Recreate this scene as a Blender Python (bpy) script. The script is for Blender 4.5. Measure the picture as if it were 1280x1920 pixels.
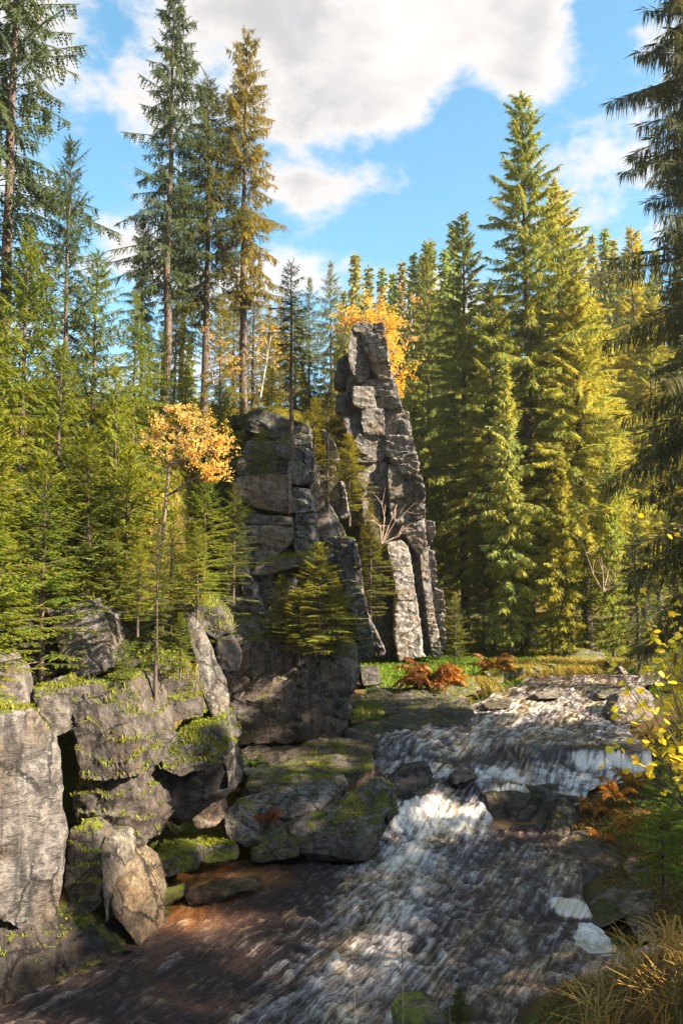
import bpy, math, random
import numpy as np
from mathutils import Vector

# ------------------------------------------------------------------ scene, camera, sky, sun
scene = bpy.context.scene
for o in list(bpy.data.objects):
    bpy.data.objects.remove(o)
COL = scene.collection
R = math.radians
F = 1450.0            # focal length in pixels of the 1280x1920 frame
CZ = 6.5              # camera height above the lower pool
PITCH = R(4.73)

cam = bpy.data.cameras.new("camera")
cam.sensor_fit = 'VERTICAL'
cam.sensor_height = 36.0
cam.sensor_width = 24.0
cam.lens = F * 36.0 / 1920.0
cam.clip_start = 0.1
cam.clip_end = 3000
camo = bpy.data.objects.new("camera", cam)
COL.objects.link(camo)
camo.location = (0, 0, CZ)
camo.rotation_euler = (math.pi / 2 + PITCH, 0, 0)
scene.camera = camo

SUN_EL = R(33)
SUN_AZ = R(110)       # clockwise from +Y (view direction): 90 = from the right, >90 = from behind the camera
EXPOSURE = 2.7
scene.view_settings.view_transform = 'Standard'
scene.view_settings.look = 'None'
scene.view_settings.gamma = 1.0
scene.view_settings.use_curve_mapping = False
scene.view_settings.exposure = EXPOSURE
scene.cycles.use_denoising = True
scene.cycles.max_bounces = 7
scene.cycles.diffuse_bounces = 4
scene.cycles.transmission_bounces = 4
scene.cycles.glossy_bounces = 3

sun_dir = Vector((math.sin(SUN_AZ) * math.cos(SUN_EL), math.cos(SUN_AZ) * math.cos(SUN_EL), math.sin(SUN_EL)))
sun = bpy.data.lights.new("sun", 'SUN')
sun.energy = 3.9
sun.angle = R(0.55)
sun.color = (1.0, 0.88, 0.68)
suno = bpy.data.objects.new("sun", sun)
COL.objects.link(suno)
suno.rotation_euler = sun_dir.to_track_quat('Z', 'Y').to_euler()


# ---- pixel helpers: a pixel of the photograph and a distance give a point of the place
_c, _s = math.cos(PITCH), math.sin(PITCH)


def ray(px, py):
    u, v = (px - 640.0) / F, (960.0 - py) / F
    return (u, _c - _s * v, _s + _c * v)


def P(px, py, d):
    r = ray(px, py)
    k = d / r[1]
    return np.array((r[0] * k, d, CZ + r[2] * k))


def Pz(px, py, z):
    r = ray(px, py)
    k = (z - CZ) / r[2]
    return np.array((r[0] * k, r[1] * k, z))


# ---- node helpers
class NT:
    def __init__(self, tree):
        self.t = tree
        self.n = tree.nodes
        self.l = tree.links

    def node(self, typ, **kw):
        nd = self.n.new(typ)
        for k, v in kw.items():
            setattr(nd, k, v)
        return nd

    def put(self, sock, v):
        if hasattr(v, 'default_value') or hasattr(v, 'is_output'):
            self.l.new(v, sock)
        else:
            if sock.type == 'RGBA' and len(v) == 3:
                v = (*v, 1.0)
            sock.default_value = v

    def math(self, op, a, b=0.0, c=0.0, clamp=False):
        nd = self.node('ShaderNodeMath', operation=op)
        nd.use_clamp = clamp
        self.put(nd.inputs[0], a)
        self.put(nd.inputs[1], b)
        self.put(nd.inputs[2], c)
        return nd.outputs[0]

    def vmath(self, op, a, b=(0, 0, 0)):
        nd = self.node('ShaderNodeVectorMath', operation=op)
        self.put(nd.inputs[0], a)
        if op == 'SCALE':
            self.put(nd.inputs['Scale'], b)
        else:
            self.put(nd.inputs[1], b)
        return nd.outputs['Value'] if op in ('DOT_PRODUCT', 'LENGTH', 'DISTANCE') else nd.outputs[0]

    def mix(self, fac, a, b, mode='MIX'):
        nd = self.node('ShaderNodeMix', data_type='RGBA', blend_type=mode)
        self.put(nd.inputs[0], fac)
        self.put(nd.inputs[6], a)
        self.put(nd.inputs[7], b)
        return nd.outputs[2]

    def noise(self, vec, scale, detail=4, rough=0.55, dist=0.0):
        nd = self.node('ShaderNodeTexNoise')
        self.put(nd.inputs['Vector'], vec)
        self.put(nd.inputs['Scale'], scale)
        self.put(nd.inputs['Detail'], detail)
        self.put(nd.inputs['Roughness'], rough)
        self.put(nd.inputs['Distortion'], dist)
        return nd.outputs['Fac']

    def step(self, x, lo, hi, a=0.0, b=1.0):
        nd = self.node('ShaderNodeMapRange')
        nd.interpolation_type = 'SMOOTHSTEP'
        self.put(nd.inputs[0], x)
        self.put(nd.inputs[1], lo)
        self.put(nd.inputs[2], hi)
        self.put(nd.inputs[3], a)
        self.put(nd.inputs[4], b)
        return nd.outputs[0]

    def sep(self, v):
        nd = self.node('ShaderNodeSeparateXYZ')
        self.put(nd.inputs[0], v)
        return nd.outputs

    def comb(self, x, y, z):
        nd = self.node('ShaderNodeCombineXYZ')
        for i, v in enumerate((x, y, z)):
            self.put(nd.inputs[i], v)
        return nd.outputs[0]

    def node_rot(self, v, r):
        nd = self.node('ShaderNodeVectorRotate', rotation_type='Y_AXIS')
        self.put(nd.inputs['Vector'], v)
        self.put(nd.inputs['Angle'], self.math('MULTIPLY', self.math('SUBTRACT', r, 0.5), 2.6))
        return nd.outputs[0]

    def attr(self, name):
        nd = self.node('ShaderNodeAttribute')
        nd.attribute_name = name
        return nd.outputs


def new_mat(name):
    m = bpy.data.materials.new(name)
    m.use_nodes = True
    m.node_tree.nodes.clear()
    t = NT(m.node_tree)
    out = t.node('ShaderNodeOutputMaterial')
    return m, t, out


# ---- world: blue autumn sky with soft cumulus
world = bpy.data.worlds.new("World")
scene.world = world
world.use_nodes = True
world.node_tree.nodes.clear()
w = NT(world.node_tree)
wout = w.node('ShaderNodeOutputWorld')
bg = w.node('ShaderNodeBackground')
SKY_STRENGTH = 0.095
bg.inputs['Strength'].default_value = SKY_STRENGTH
sky = w.node('ShaderNodeTexSky', sky_type='NISHITA')
sky.sun_disc = False
sky.sun_elevation = SUN_EL
sky.sun_rotation = SUN_AZ
sky.air_density = 1.0
sky.dust_density = 0.6
sky.ozone_density = 1.0
gen = w.node('ShaderNodeTexCoord').outputs['Generated']
dx, dy, dz = w.sep(gen)
az = w.math('ARCTAN2', dx, dy)
el = w.math('ARCSINE', dz)
ae = w.comb(az, el, 0.0)
# turbulence used to break up the cloud edges
q = w.vmath('MULTIPLY', gen, (1.0, 1.0, 1.7))
n1 = w.noise(q, 2.6, 9, 0.56, 0.25)
n2 = w.noise(q, 9.0, 6, 0.6, 0.3)
n4 = w.noise(q, 26.0, 5, 0.6, 0.4)
dens = w.math('ADD', w.math('MULTIPLY', w.math('SUBTRACT', n1, 0.5), 2.6), w.math('MULTIPLY', w.math('SUBTRACT', n2, 0.5), 1.7))
dens = w.math('ADD', dens, w.math('MULTIPLY', w.math('SUBTRACT', n4, 0.5), 0.7))


def blob(px, py, rx, ry, s):
    r_ = ray(px, py)
    a = math.atan2(r_[0], r_[1])
    e = math.atan2(r_[2], math.hypot(r_[0], r_[1]))
    v = w.vmath('SUBTRACT', ae, (a, e, 0))
    v = w.vmath('MULTIPLY', v, (F / rx, F / ry, 0))
    ln = w.vmath('LENGTH', v)
    g = w.step(ln, 0.0, 1.9, s * 0.85, 0.0)
    return g


def blob_sum(lst):
    tot = None
    for b in lst:
        g = blob(*b)
        tot = g if tot is None else w.math('ADD', tot, g)
    return tot


shape = blob_sum([(560, 60, 330, 120, 0.55), (700, 200, 200, 60, 0.55), (900, 40, 230, 90, 0.55), (1050, 130, 130, 70, 0.5),
                  (270, 140, 130, 90, 0.6), (600, 370, 170, 80, 0.42), (720, 300, 90, 28, 0.4), (1090, 330, 120, 80, 0.75),
                  (250, 420, 110, 70, 0.5), (60, 330, 90, 70, 0.3)])
holes = blob_sum([(230, 70, 100, 50, 0.75), (870, 175, 75, 70, 0.9), (1130, 60, 80, 80, 0.7), (860, 330, 170, 75, 0.85),
                  (200, 300, 90, 100, 0.7), (620, 285, 200, 28, 0.75), (800, 440, 260, 60, 0.6), (1000, 230, 110, 40, 0.7), (420, 330, 110, 80, 0.45), (640, 450, 180, 40, 0.4)])
dens = w.math('ADD', w.math('ADD', dens, 0.20), w.math('SUBTRACT', shape, holes))
cov = w.step(dens, 0.06, 0.66)
thick = w.step(dens, 0.35, 1.15)
n3 = w.noise(w.vmath('ADD', q, (3.1, 0.4, -0.12)), 4.5, 6, 0.55, 0.2)
shadow = w.math('MULTIPLY', thick, w.step(n3, 0.36, 0.60))
k = 1.0 / (SKY_STRENGTH * 2 ** EXPOSURE)
lit_c = tuple(k * c for c in (1.08, 1.02, 0.97))
dark_c = tuple(k * c for c in (0.68, 0.66, 0.67))
ccol = w.mix(shadow, lit_c, dark_c)
hsv = w.node('ShaderNodeHueSaturation')
w.put(hsv.inputs['Color'], sky.outputs[0])
hsv.inputs['Saturation'].default_value = 1.2
hsv.inputs['Hue'].default_value = 0.478
hsv.inputs['Value'].default_value = 0.54
skyc = w.mix(w.math('MULTIPLY', cov, 0.97), hsv.outputs[0], ccol)
w.put(bg.inputs['Color'], skyc)
w.l.new(bg.outputs[0], wout.inputs[0])

# ------------------------------------------------------------------ numpy noise
_rng = np.random.RandomState(7)
_perm = _rng.permutation(4096).astype(np.int64)
_grad = _rng.normal(size=(4096, 3))
_grad /= np.linalg.norm(_grad, axis=1)[:, None]


def _h(ix, iy, iz):
    a = _perm[ix & 4095]
    b = _perm[(a + iy) & 4095]
    return _perm[(b + iz) & 4095]


def pn(p):
    """gradient noise, about -0.7..0.7"""
    p = np.asarray(p, float)
    i = np.floor(p).astype(np.int64)
    f = p - i
    u = f * f * f * (f * (f * 6 - 15) + 10)
    out = 0
    for a in (0, 1):
        for b in (0, 1):
            for c in (0, 1):
                g = _grad[_h(i[:, 0] + a, i[:, 1] + b, i[:, 2] + c)]
                d = f - np.array((a, b, c))
                wgt = (u[:, 0] if a else 1 - u[:, 0]) * (u[:, 1] if b else 1 - u[:, 1]) * (u[:, 2] if c else 1 - u[:, 2])
                out = out + wgt * (g * d).sum(1)
    return out


def fbm(p, oct=4, gain=0.5, lac=2.03):
    p = np.asarray(p, float)
    a, t = 1.0, 0
    for k_ in range(oct):
        t = t + a * pn(p + 17.3 * k_)
        p = p * lac
        a *= gain
    return t


def sstep(a, b, x):
    t = np.clip((np.asarray(x, float) - a) / (b - a), 0, 1)
    return t * t * (3 - 2 * t)


# ------------------------------------------------------------------ mesh helpers
def mesh_np(name, V, faces, mat=None, smooth=False, attrs=None, sharp=None):
    """faces: (n,3) or (n,4) int array, or a list of such arrays"""
    if not isinstance(faces, list):
        faces = [faces]
    faces = [f for f in faces if len(f)]
    me = bpy.data.meshes.new(name)
    V = np.asarray(V, np.float32)
    me.vertices.add(len(V))
    me.vertices.foreach_set('co', V.ravel())
    nl = sum(f.size for f in faces)
    npoly = sum(len(f) for f in faces)
    me.loops.add(nl)
    me.polygons.add(npoly)
    me.loops.foreach_set('vertex_index', np.concatenate([f.ravel() for f in faces]).astype(np.int32))
    tot = np.concatenate([np.full(len(f), f.shape[1], np.int32) for f in faces])
    st = np.concatenate(([0], np.cumsum(tot)[:-1])).astype(np.int32)
    me.polygons.foreach_set('loop_start', st)
    me.polygons.foreach_set('loop_total', tot)
    me.polygons.foreach_set('use_smooth', np.full(npoly, smooth, bool))
    if attrs:
        for k_, a in attrs.items():
            at = me.attributes.new(k_, 'FLOAT', 'POINT')
            at.data.foreach_set('value', np.asarray(a, np.float32))
    me.update(calc_edges=True)
    if sharp is not None:
        me.set_sharp_from_angle(angle=sharp)
    if mat:
        me.materials.append(mat)
    return me


def link(name, me, parent=None, loc=(0, 0, 0), color=None):
    o = bpy.data.objects.new(name, me)
    COL.objects.link(o)
    o.location = loc
    if parent:
        o.parent = parent
    if color is not None:
        o.color = color
    return o


def tag(o, label, cat, group=None, kind=None):
    o['label'] = label
    o['category'] = cat
    if group:
        o['group'] = group
    if kind:
        o['kind'] = kind
    return o


def empty(name, loc=(0, 0, 0)):
    o = bpy.data.objects.new(name, None)
    COL.objects.link(o)
    o.location = loc
    return o


class MB:
    """collects vertices and faces of one mesh"""

    def __init__(self):
        self.V, self.T, self.Q, self.A, self.n = [], [], [], [], 0

    def add(self, V, T=None, Q=None, a=None):
        V = np.asarray(V, float).reshape(-1, 3)
        if T is not None and len(T):
            self.T.append(np.asarray(T, np.int64) + self.n)
        if Q is not None and len(Q):
            self.Q.append(np.asarray(Q, np.int64) + self.n)
        self.V.append(V)
        self.A.append(np.zeros(len(V)) if a is None else np.broadcast_to(np.asarray(a, float), (len(V),)))
        self.n += len(V)

    def mesh(self, name, mat, smooth=False, attr='rnd'):
        fs = []
        if self.T:
            fs.append(np.concatenate(self.T))
        if self.Q:
            fs.append(np.concatenate(self.Q))
        return mesh_np(name, np.concatenate(self.V), fs, mat, smooth, {attr: np.concatenate(self.A)})


def tube(mb, pts, radii, k=6, a=0.0):
    pts = np.asarray(pts, float)
    n = len(pts)
    tang = np.gradient(pts, axis=0)
    tang /= np.linalg.norm(tang, axis=1)[:, None] + 1e-9
    up = np.array((0.31, 0.17, 0.93)) if abs(tang[0, 2]) < 0.9 else np.array((1.0, 0.1, 0))
    s = np.cross(tang, up)
    s /= np.linalg.norm(s, axis=1)[:, None] + 1e-9
    t = np.cross(s, tang)
    ang = np.linspace(0, 2 * math.pi, k, endpoint=False)
    ring = s[:, None, :] * np.cos(ang)[None, :, None] + t[:, None, :] * np.sin(ang)[None, :, None]
    V = pts[:, None, :] + ring * np.asarray(radii, float)[:, None, None]
    i, j = np.meshgrid(np.arange(n - 1), np.arange(k), indexing='ij')
    i, j = i.ravel(), j.ravel()
    j2 = (j + 1) % k
    Q = np.stack((i * k + j, i * k + j2, (i + 1) * k + j2, (i + 1) * k + j), 1)
    mb.add(V.reshape(-1, 3), Q=Q, a=a)


def unit(v):
    return v / (np.linalg.norm(v, axis=-1, keepdims=True) + 1e-9)


# ------------------------------------------------------------------ materials
def foliage_mat(name, transl=0.35, rough=0.6, var=0.35, spec=0.25):
    m, t, out = new_mat(name)
    oi = t.node('ShaderNodeObjectInfo')
    rnd = t.attr('rnd')['Fac']
    pos = t.node('ShaderNodeNewGeometry').outputs['Position']
    big = t.noise(pos, 0.55, 3)
    c = oi.outputs['Color']
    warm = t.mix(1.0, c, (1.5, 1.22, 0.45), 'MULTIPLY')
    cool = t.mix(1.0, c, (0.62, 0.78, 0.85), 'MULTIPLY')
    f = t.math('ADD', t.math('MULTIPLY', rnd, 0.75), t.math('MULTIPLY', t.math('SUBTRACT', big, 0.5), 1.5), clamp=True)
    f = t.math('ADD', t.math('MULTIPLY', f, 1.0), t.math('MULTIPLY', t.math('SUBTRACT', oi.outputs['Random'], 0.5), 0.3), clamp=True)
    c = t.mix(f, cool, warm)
    c = t.mix(t.math('MULTIPLY', t.math('POWER', rnd, 6.0), 0.35), c, (0.22, 0.13, 0.03))
    pb = t.node('ShaderNodeBsdfPrincipled')
    t.put(pb.inputs['Base Color'], c)
    pb.inputs['Roughness'].default_value = rough
    pb.inputs['Specular IOR Level'].default_value = spec
    tr = t.node('ShaderNodeBsdfTranslucent')
    t.put(tr.inputs['Color'], t.mix(1.0, c, (1.35, 1.25, 0.7), 'MULTIPLY'))
    ms = t.node('ShaderNodeMixShader')
    ms.inputs[0].default_value = transl
    t.l.new(pb.outputs[0], ms.inputs[1])
    t.l.new(tr.outputs[0], ms.inputs[2])
    t.l.new(ms.outputs[0], out.inputs[0])
    return m


def bark_mat(name, a, b, scale=3.0):
    m, t, out = new_mat(name)
    tc = t.node('ShaderNodeTexCoord').outputs['Object']
    v = t.vmath('MULTIPLY', tc, (6, 6, 1.2))
    n = t.noise(v, scale, 6, 0.65)
    pb = t.node('ShaderNodeBsdfPrincipled')
    t.put(pb.inputs['Base Color'], t.mix(t.step(n, 0.35, 0.68), a, b))
    pb.inputs['Roughness'].default_value = 0.9
    pb.inputs['Specular IOR Level'].default_value = 0.15
    bp = t.node('ShaderNodeBump')
    bp.inputs['Strength'].default_value = 0.7
    bp.inputs['Distance'].default_value = 0.03
    t.put(bp.inputs['Height'], n)
    t.l.new(bp.outputs[0], pb.inputs['Normal'])
    t.l.new(pb.outputs[0], out.inputs[0])
    return m


def rock_mat():
    m, t, out = new_mat("weathered_rock")
    g = t.node('ShaderNodeNewGeometry')
    pos, nor = g.outputs['Position'], g.outputs['Normal']
    oi = t.node('ShaderNodeObjectInfo')
    tint, alpha, rnd = oi.outputs['Color'], oi.outputs['Alpha'], oi.outputs['Random']
    pos_o = t.vmath('ADD', pos, t.comb(t.math('MULTIPLY', rnd, 31.0), t.math('MULTIPLY', rnd, 17.0), t.math('MULTIPLY', rnd, 23.0)))
    n_big = t.noise(pos_o, 0.9, 5, 0.6, 0.4)
    n_mid = t.noise(pos_o, 4.0, 6, 0.65, 0.3)
    n_fine = t.noise(pos_o, 15.0, 7, 0.75)
    grain = t.noise(t.vmath('MULTIPLY', t.node_rot(pos_o, rnd), (1.4, 1.4, 4.0)), 2.6, 8, 0.7, 1.2)
    streak = t.noise(t.vmath('MULTIPLY', pos_o, (3.2, 3.2, 0.35)), 1.3, 5, 0.6, 0.2)
    c = t.mix(t.step(n_mid, 0.36, 0.66), (0.12, 0.108, 0.100), (0.35, 0.325, 0.300))
    c = t.mix(t.step(n_big, 0.45, 0.7), c, (0.26, 0.195, 0.14))
    c = t.mix(t.math('MULTIPLY', t.step(streak, 0.50, 0.66), 0.75), c, (0.035, 0.032, 0.032))
    c = t.mix(t.math('MULTIPLY', t.step(grain, 0.50, 0.62), 0.65), c, (0.045, 0.04, 0.037))
    c = t.mix(t.math('MULTIPLY', t.step(n_fine, 0.54, 0.68), 0.7), c, (0.05, 0.045, 0.04))
    nz = t.sep(nor)[2]
    # pale lichen, mostly where the face looks up
    lich = t.noise(t.vmath('ADD', pos_o, (9, 4, 2)), 3.1, 8, 0.7, 0.6)
    lf = t.math('MULTIPLY', t.step(t.math('ADD', lich, t.math('MULTIPLY', nz, 0.10)), 0.60, 0.70), 0.75)
    c = t.mix(lf, c, (0.40, 0.40, 0.34))
    vor = t.node('ShaderNodeTexVoronoi', feature='DISTANCE_TO_EDGE')
    warp = t.vmath('SCALE', t.comb(n_mid, n_big, n_fine), 0.45)
    t.put(vor.inputs['Vector'], t.vmath('ADD', t.vmath('MULTIPLY', t.node_rot(pos_o, rnd), (1.5, 1.5, 0.8)), warp))
    vor.inputs['Scale'].default_value = 0.85
    crack = t.step(vor.outputs['Distance'], 0.004, 0.03)
    patch = t.step(t.noise(pos_o, 0.8, 3), 0.40, 0.55)
    crack = t.math('SUBTRACT', 1.0, t.math('MULTIPLY', t.math('SUBTRACT', 1.0, crack), patch))
    c = t.mix(t.math('MULTIPLY', t.math('SUBTRACT', 1.0, crack), 0.8), c, (0.03, 0.027, 0.025))
    # small round lichens
    vl = t.node('ShaderNodeTexVoronoi', feature='F1')
    t.put(vl.inputs['Vector'], t.vmath('ADD', pos_o, t.vmath('SCALE', t.comb(n_fine, n_mid, n_fine), 0.08)))
    vl.inputs['Scale'].default_value = 7.0
    dots = t.math('MULTIPLY', t.step(vl.outputs['Distance'], 0.20, 0.30, 1.0, 0.0), t.step(t.noise(pos_o, 1.7, 3), 0.52, 0.60))
    c = t.mix(t.math('MULTIPLY', dots, 0.6), c, (0.46, 0.46, 0.40))
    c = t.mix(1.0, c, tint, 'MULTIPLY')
    # moss; alpha of the object's colour says how mossy it is
    mz = t.math('ADD', t.math('MULTIPLY', nz, 0.75), t.math('MULTIPLY', t.math('SUBTRACT', t.noise(pos_o, 2.1, 7, 0.68, 0.5), 0.5), 2.4))
    mz = t.math('ADD', mz, t.math('SUBTRACT', alpha, 0.5))
    mossf = t.step(mz, 0.50, 0.74)
    mc = t.mix(t.noise(pos_o, 9.0, 4), (0.06, 0.075, 0.008), (0.23, 0.24, 0.028))
    c = t.mix(mossf, c, mc)
    # wet and dark where the spray and the water reach
    pz = t.sep(pos)[2]
    py = t.sep(pos)[1]
    wl = t.math('MULTIPLY', t.step(py, 19.5, 24.0), 1.45)
    wet = t.step(t.math('ADD', t.math('SUBTRACT', pz, wl), t.math('MULTIPLY', t.math('SUBTRACT', n_big, 0.5), 1.2)), 0.05, 0.6, 1.0, 0.0)
    c = t.mix(wet, c, t.mix(1.0, c, (0.50, 0.44, 0.38), 'MULTIPLY'))
    pb = t.node('ShaderNodeBsdfPrincipled')
    t.put(pb.inputs['Base Color'], c)
    ro = t.math('SUBTRACT', 0.85, t.math('MULTIPLY', wet, 0.5))
    ro = t.math('ADD', ro, t.math('MULTIPLY', mossf, 0.3), clamp=True)
    t.put(pb.inputs['Roughness'], ro)
    pb.inputs['Specular IOR Level'].default_value = 0.35
    h = t.math('ADD', t.math('MULTIPLY', n_mid, 0.6), t.math('MULTIPLY', n_fine, 0.25))
    h = t.math('ADD', h, t.math('MULTIPLY', grain, 0.8))
    h = t.math('ADD', h, t.math('MULTIPLY', crack, 0.6))
    h = t.math('ADD', h, t.math('MULTIPLY', mossf, t.math('ADD', 0.3, t.noise(pos_o, 40.0, 2))))
    bp = t.node('ShaderNodeBump')
    bp.inputs['Strength'].default_value = 1.0
    bp.inputs['Distance'].default_value = 0.10
    t.put(bp.inputs['Height'], h)
    t.l.new(bp.outputs[0], pb.inputs['Normal'])
    t.l.new(pb.outputs[0], out.inputs[0])
    return m


def ground_mat():
    m, t, out = new_mat("forest_floor")
    g = t.node('ShaderNodeNewGeometry')
    pos = g.outputs['Position']
    x, y, z = t.sep(pos)
    n1_ = t.noise(pos, 0.7, 6, 0.6, 0.3)
    n2_ = t.noise(pos, 5.0, 6, 0.65)
    n3_ = t.noise(pos, 26.0, 4, 0.7)
    moss = t.mix(n2_, (0.03, 0.05, 0.008), (0.14, 0.17, 0.025))
    litter = t.mix(n3_, (0.045, 0.028, 0.014), (0.20, 0.115, 0.045))
    c = t.mix(t.step(t.math('ADD', n1_, t.math('MULTIPLY', n2_, 0.4)), 0.55, 0.80), moss, litter)
    lawn = t.mix(n2_, (0.05, 0.10, 0.008), (0.14, 0.24, 0.02))
    lf = t.attr('lawn')['Fac']
    c = t.mix(t.math('MULTIPLY', lf, t.step(n1_, 0.3, 0.5)), c, lawn)
    bed = t.attr('bed')['Fac']
    c = t.mix(bed, c, t.mix(n2_, (0.03, 0.02, 0.012), (0.14, 0.09, 0.05)))
    pb = t.node('ShaderNodeBsdfPrincipled')
    t.put(pb.inputs['Base Color'], c)
    pb.inputs['Roughness'].default_value = 0.95
    pb.inputs['Specular IOR Level'].default_value = 0.15
    bp = t.node('ShaderNodeBump')
    bp.inputs['Strength'].default_value = 0.9
    bp.inputs['Distance'].default_value = 0.12
    t.put(bp.inputs['Height'], t.math('ADD', n2_, t.math('MULTIPLY', n3_, 0.5)))
    t.l.new(bp.outputs[0], pb.inputs['Normal'])
    t.l.new(pb.outputs[0], out.inputs[0])
    return m


def water_mat():
    m, t, out = new_mat("peaty_water")
    g = t.node('ShaderNodeNewGeometry')
    pos = g.outputs['Position']
    foam = t.attr('foam')['Fac']
    shal = t.attr('shallow')['Fac']
    flow = t.node('ShaderNodeCombineXYZ')
    u, v = t.attr('fu')['Fac'], t.attr('fv')['Fac']
    fvec = t.comb(t.math('MULTIPLY', u, 1.0), t.math('MULTIPLY', v, 0.45), t.math('MULTIPLY', t.sep(pos)[2], 0.6))
    na = t.noise(fvec, 2.6, 8, 0.66, 1.2)
    nb = t.noise(fvec, 11.0, 6, 0.7, 1.8)
    nc = t.noise(fvec, 0.9, 4, 0.6, 0.8)
    nd = t.noise(fvec, 30.0, 3, 0.6, 0.6)
    lace = t.step(t.math('ABSOLUTE', t.math('SUBTRACT', nb, 0.5)), 0.0, 0.06, 1.0, 0.0)
    streak = t.noise(t.comb(t.math('MULTIPLY', u, 6.5), t.math('MULTIPLY', v, 0.6), t.math('MULTIPLY', t.sep(pos)[2], 1.0)), 1.0, 6, 0.62, 0.9)
    crest = t.attr('crest')['Fac']
    upper = t.step(v, 21.5, 24.0)
    k_ = t.math('ADD', t.math('MULTIPLY', t.math('SUBTRACT', na, 0.5), 1.5), t.math('MULTIPLY', lace, 0.22))
    k_ = t.math('ADD', k_, t.math('MULTIPLY', t.math('SUBTRACT', nc, 0.5), 0.6))
    k_ = t.math('ADD', k_, t.math('MULTIPLY', t.math('SUBTRACT', nb, 0.5), t.math('SUBTRACT', 1.1, t.math('MULTIPLY', upper, 0.6))))
    k_ = t.math('ADD', k_, t.math('MULTIPLY', t.math('SUBTRACT', nd, 0.5), 0.45))
    k_ = t.math('ADD', k_, t.math('MULTIPLY', crest, 0.7))
    k_ = t.math('ADD', k_, t.math('MULTIPLY', t.math('SUBTRACT', streak, 0.5), t.math('ADD', 2.0, t.math('MULTIPLY', upper, 0.4))))
    ff = t.math('ADD', foam, t.math('MULTIPLY', k_, t.math('ADD', 0.34, t.math('MULTIPLY', foam, 0.36))))
    f = t.math('MULTIPLY', t.step(ff, 0.24, 0.95), 0.97)
    deep = t.mix(shal, (0.026, 0.016, 0.015), (0.28, 0.105, 0.022))
    sheen_tea = t.mix(t.step(nc, 0.42, 0.62), (0.46, 0.42, 0.43), (0.54, 0.40, 0.24))  # lilac-grey end puts the sky's reflection on the ripples into the colour
    fc = t.mix(t.step(ff, 0.52, 1.05), sheen_tea, (0.86, 0.80, 0.73))
    fc = t.mix(t.math('MULTIPLY', t.step(streak, 0.52, 0.36, 0.0, 0.75), t.step(foam, 0.55, 0.9)), fc, (0.46, 0.32, 0.16))
    c = t.mix(f, deep, fc)
    pb = t.node('ShaderNodeBsdfPrincipled')
    t.put(pb.inputs['Base Color'], c)
    t.put(pb.inputs['Roughness'], t.math('ADD', 0.07, t.math('MULTIPLY', f, 0.5)))
    pb.inputs['IOR'].default_value = 1.33
    pb.inputs['Specular IOR Level'].default_value = 0.5
    b1 = t.noise(fvec, 5.0, 5, 0.6, 1.0)
    h = t.math('ADD', t.math('MULTIPLY', b1, 1.0), t.math('MULTIPLY', nb, 0.5))
    h = t.math('ADD', h, t.math('MULTIPLY', t.math('MULTIPLY', streak, foam), 0.8))
    h = t.math('MULTIPLY', h, t.math('SUBTRACT', 1.0, t.math('MULTIPLY', upper, 0.6)))
    bp = t.node('ShaderNodeBump')
    bp.inputs['Strength'].default_value = 1.0
    bp.inputs['Distance'].default_value = 0.09
    t.put(bp.inputs['Height'], h)
    t.l.new(bp.outputs[0], pb.inputs['Normal'])
    t.l.new(pb.outputs[0], out.inputs[0])
    return m


def plain_mat(name, a, b, scale=8.0, rough=0.8, bump=0.3):
    m, t, out = new_mat(name)
    pos = t.node('ShaderNodeNewGeometry').outputs['Position']
    n = t.noise(pos, scale, 6, 0.65, 0.4)
    pb = t.node('ShaderNodeBsdfPrincipled')
    t.put(pb.inputs['Base Color'], t.mix(t.step(n, 0.35, 0.65), a, b))
    pb.inputs['Roughness'].default_value = rough
    bp = t.node('ShaderNodeBump')
    bp.inputs['Strength'].default_value = bump
    bp.inputs['Distance'].default_value = 0.05
    t.put(bp.inputs['Height'], n)
    t.l.new(bp.outputs[0], pb.inputs['Normal'])
    t.l.new(pb.outputs[0], out.inputs[0])
    return m


M_NEEDLE = foliage_mat("spruce_needles", 0.42)
M_LEAF = foliage_mat("autumn_leaves", 0.45, 0.5)
M_GRASS = foliage_mat("grass_blades", 0.35, 0.6)
M_BARK = bark_mat("spruce_bark", (0.045, 0.033, 0.027), (0.15, 0.11, 0.085))
M_BIRCH = bark_mat("birch_bark", (0.12, 0.10, 0.09), (0.55, 0.52, 0.48), 1.5)
M_TWIG = bark_mat("thin_twig", (0.09, 0.06, 0.045), (0.28, 0.21, 0.16))
M_ROCK = rock_mat()
M_GROUND = ground_mat()
M_WATER = water_mat()
M_FOAM = plain_mat("stiff_foam", (0.50, 0.45, 0.38), (0.80, 0.78, 0.75), 9.0, 0.85, 0.8)

# ------------------------------------------------------------------ the stream and the lie of the land
_L = [(-14, 6), (-9, 9)] + [tuple(Pz(*a)[:2]) for a in ((-60, 1905, 0), (0, 1885, 0), (250, 1775, 0), (285, 1690, 0), (330, 1630, 0), (520, 1612, 0),
                                                          (700, 1600, 0))] + \
     [(0.9, 20.6), (0.75, 23.5), (0.7, 25.5)] + [tuple(Pz(*a)[:2]) for a in ((820, 1352, 1.5), (900, 1325, 1.55), (960, 1290, 1.7), (1000, 1268, 1.75))] + [(24, 40.5), (60, 44)]
_Rr = [(6.0, 4), (5.0, 9.0)] + [tuple(Pz(*a)[:2]) for a in ((1150, 1900, 0), (1150, 1820, 0), (1075, 1750, 0), (1045, 1680, 0), (1050, 1620, 0), (1000, 1560, 0))] + \
      [(6.7, 22.2), (8.5, 22.8)] + [tuple(Pz(*a)[:2]) for a in ((1180, 1440, 1.1), (1150, 1370, 1.5), (1160, 1320, 1.6), (1190, 1280, 1.75))] + [(24, 37.5), (60, 40)]
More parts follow.
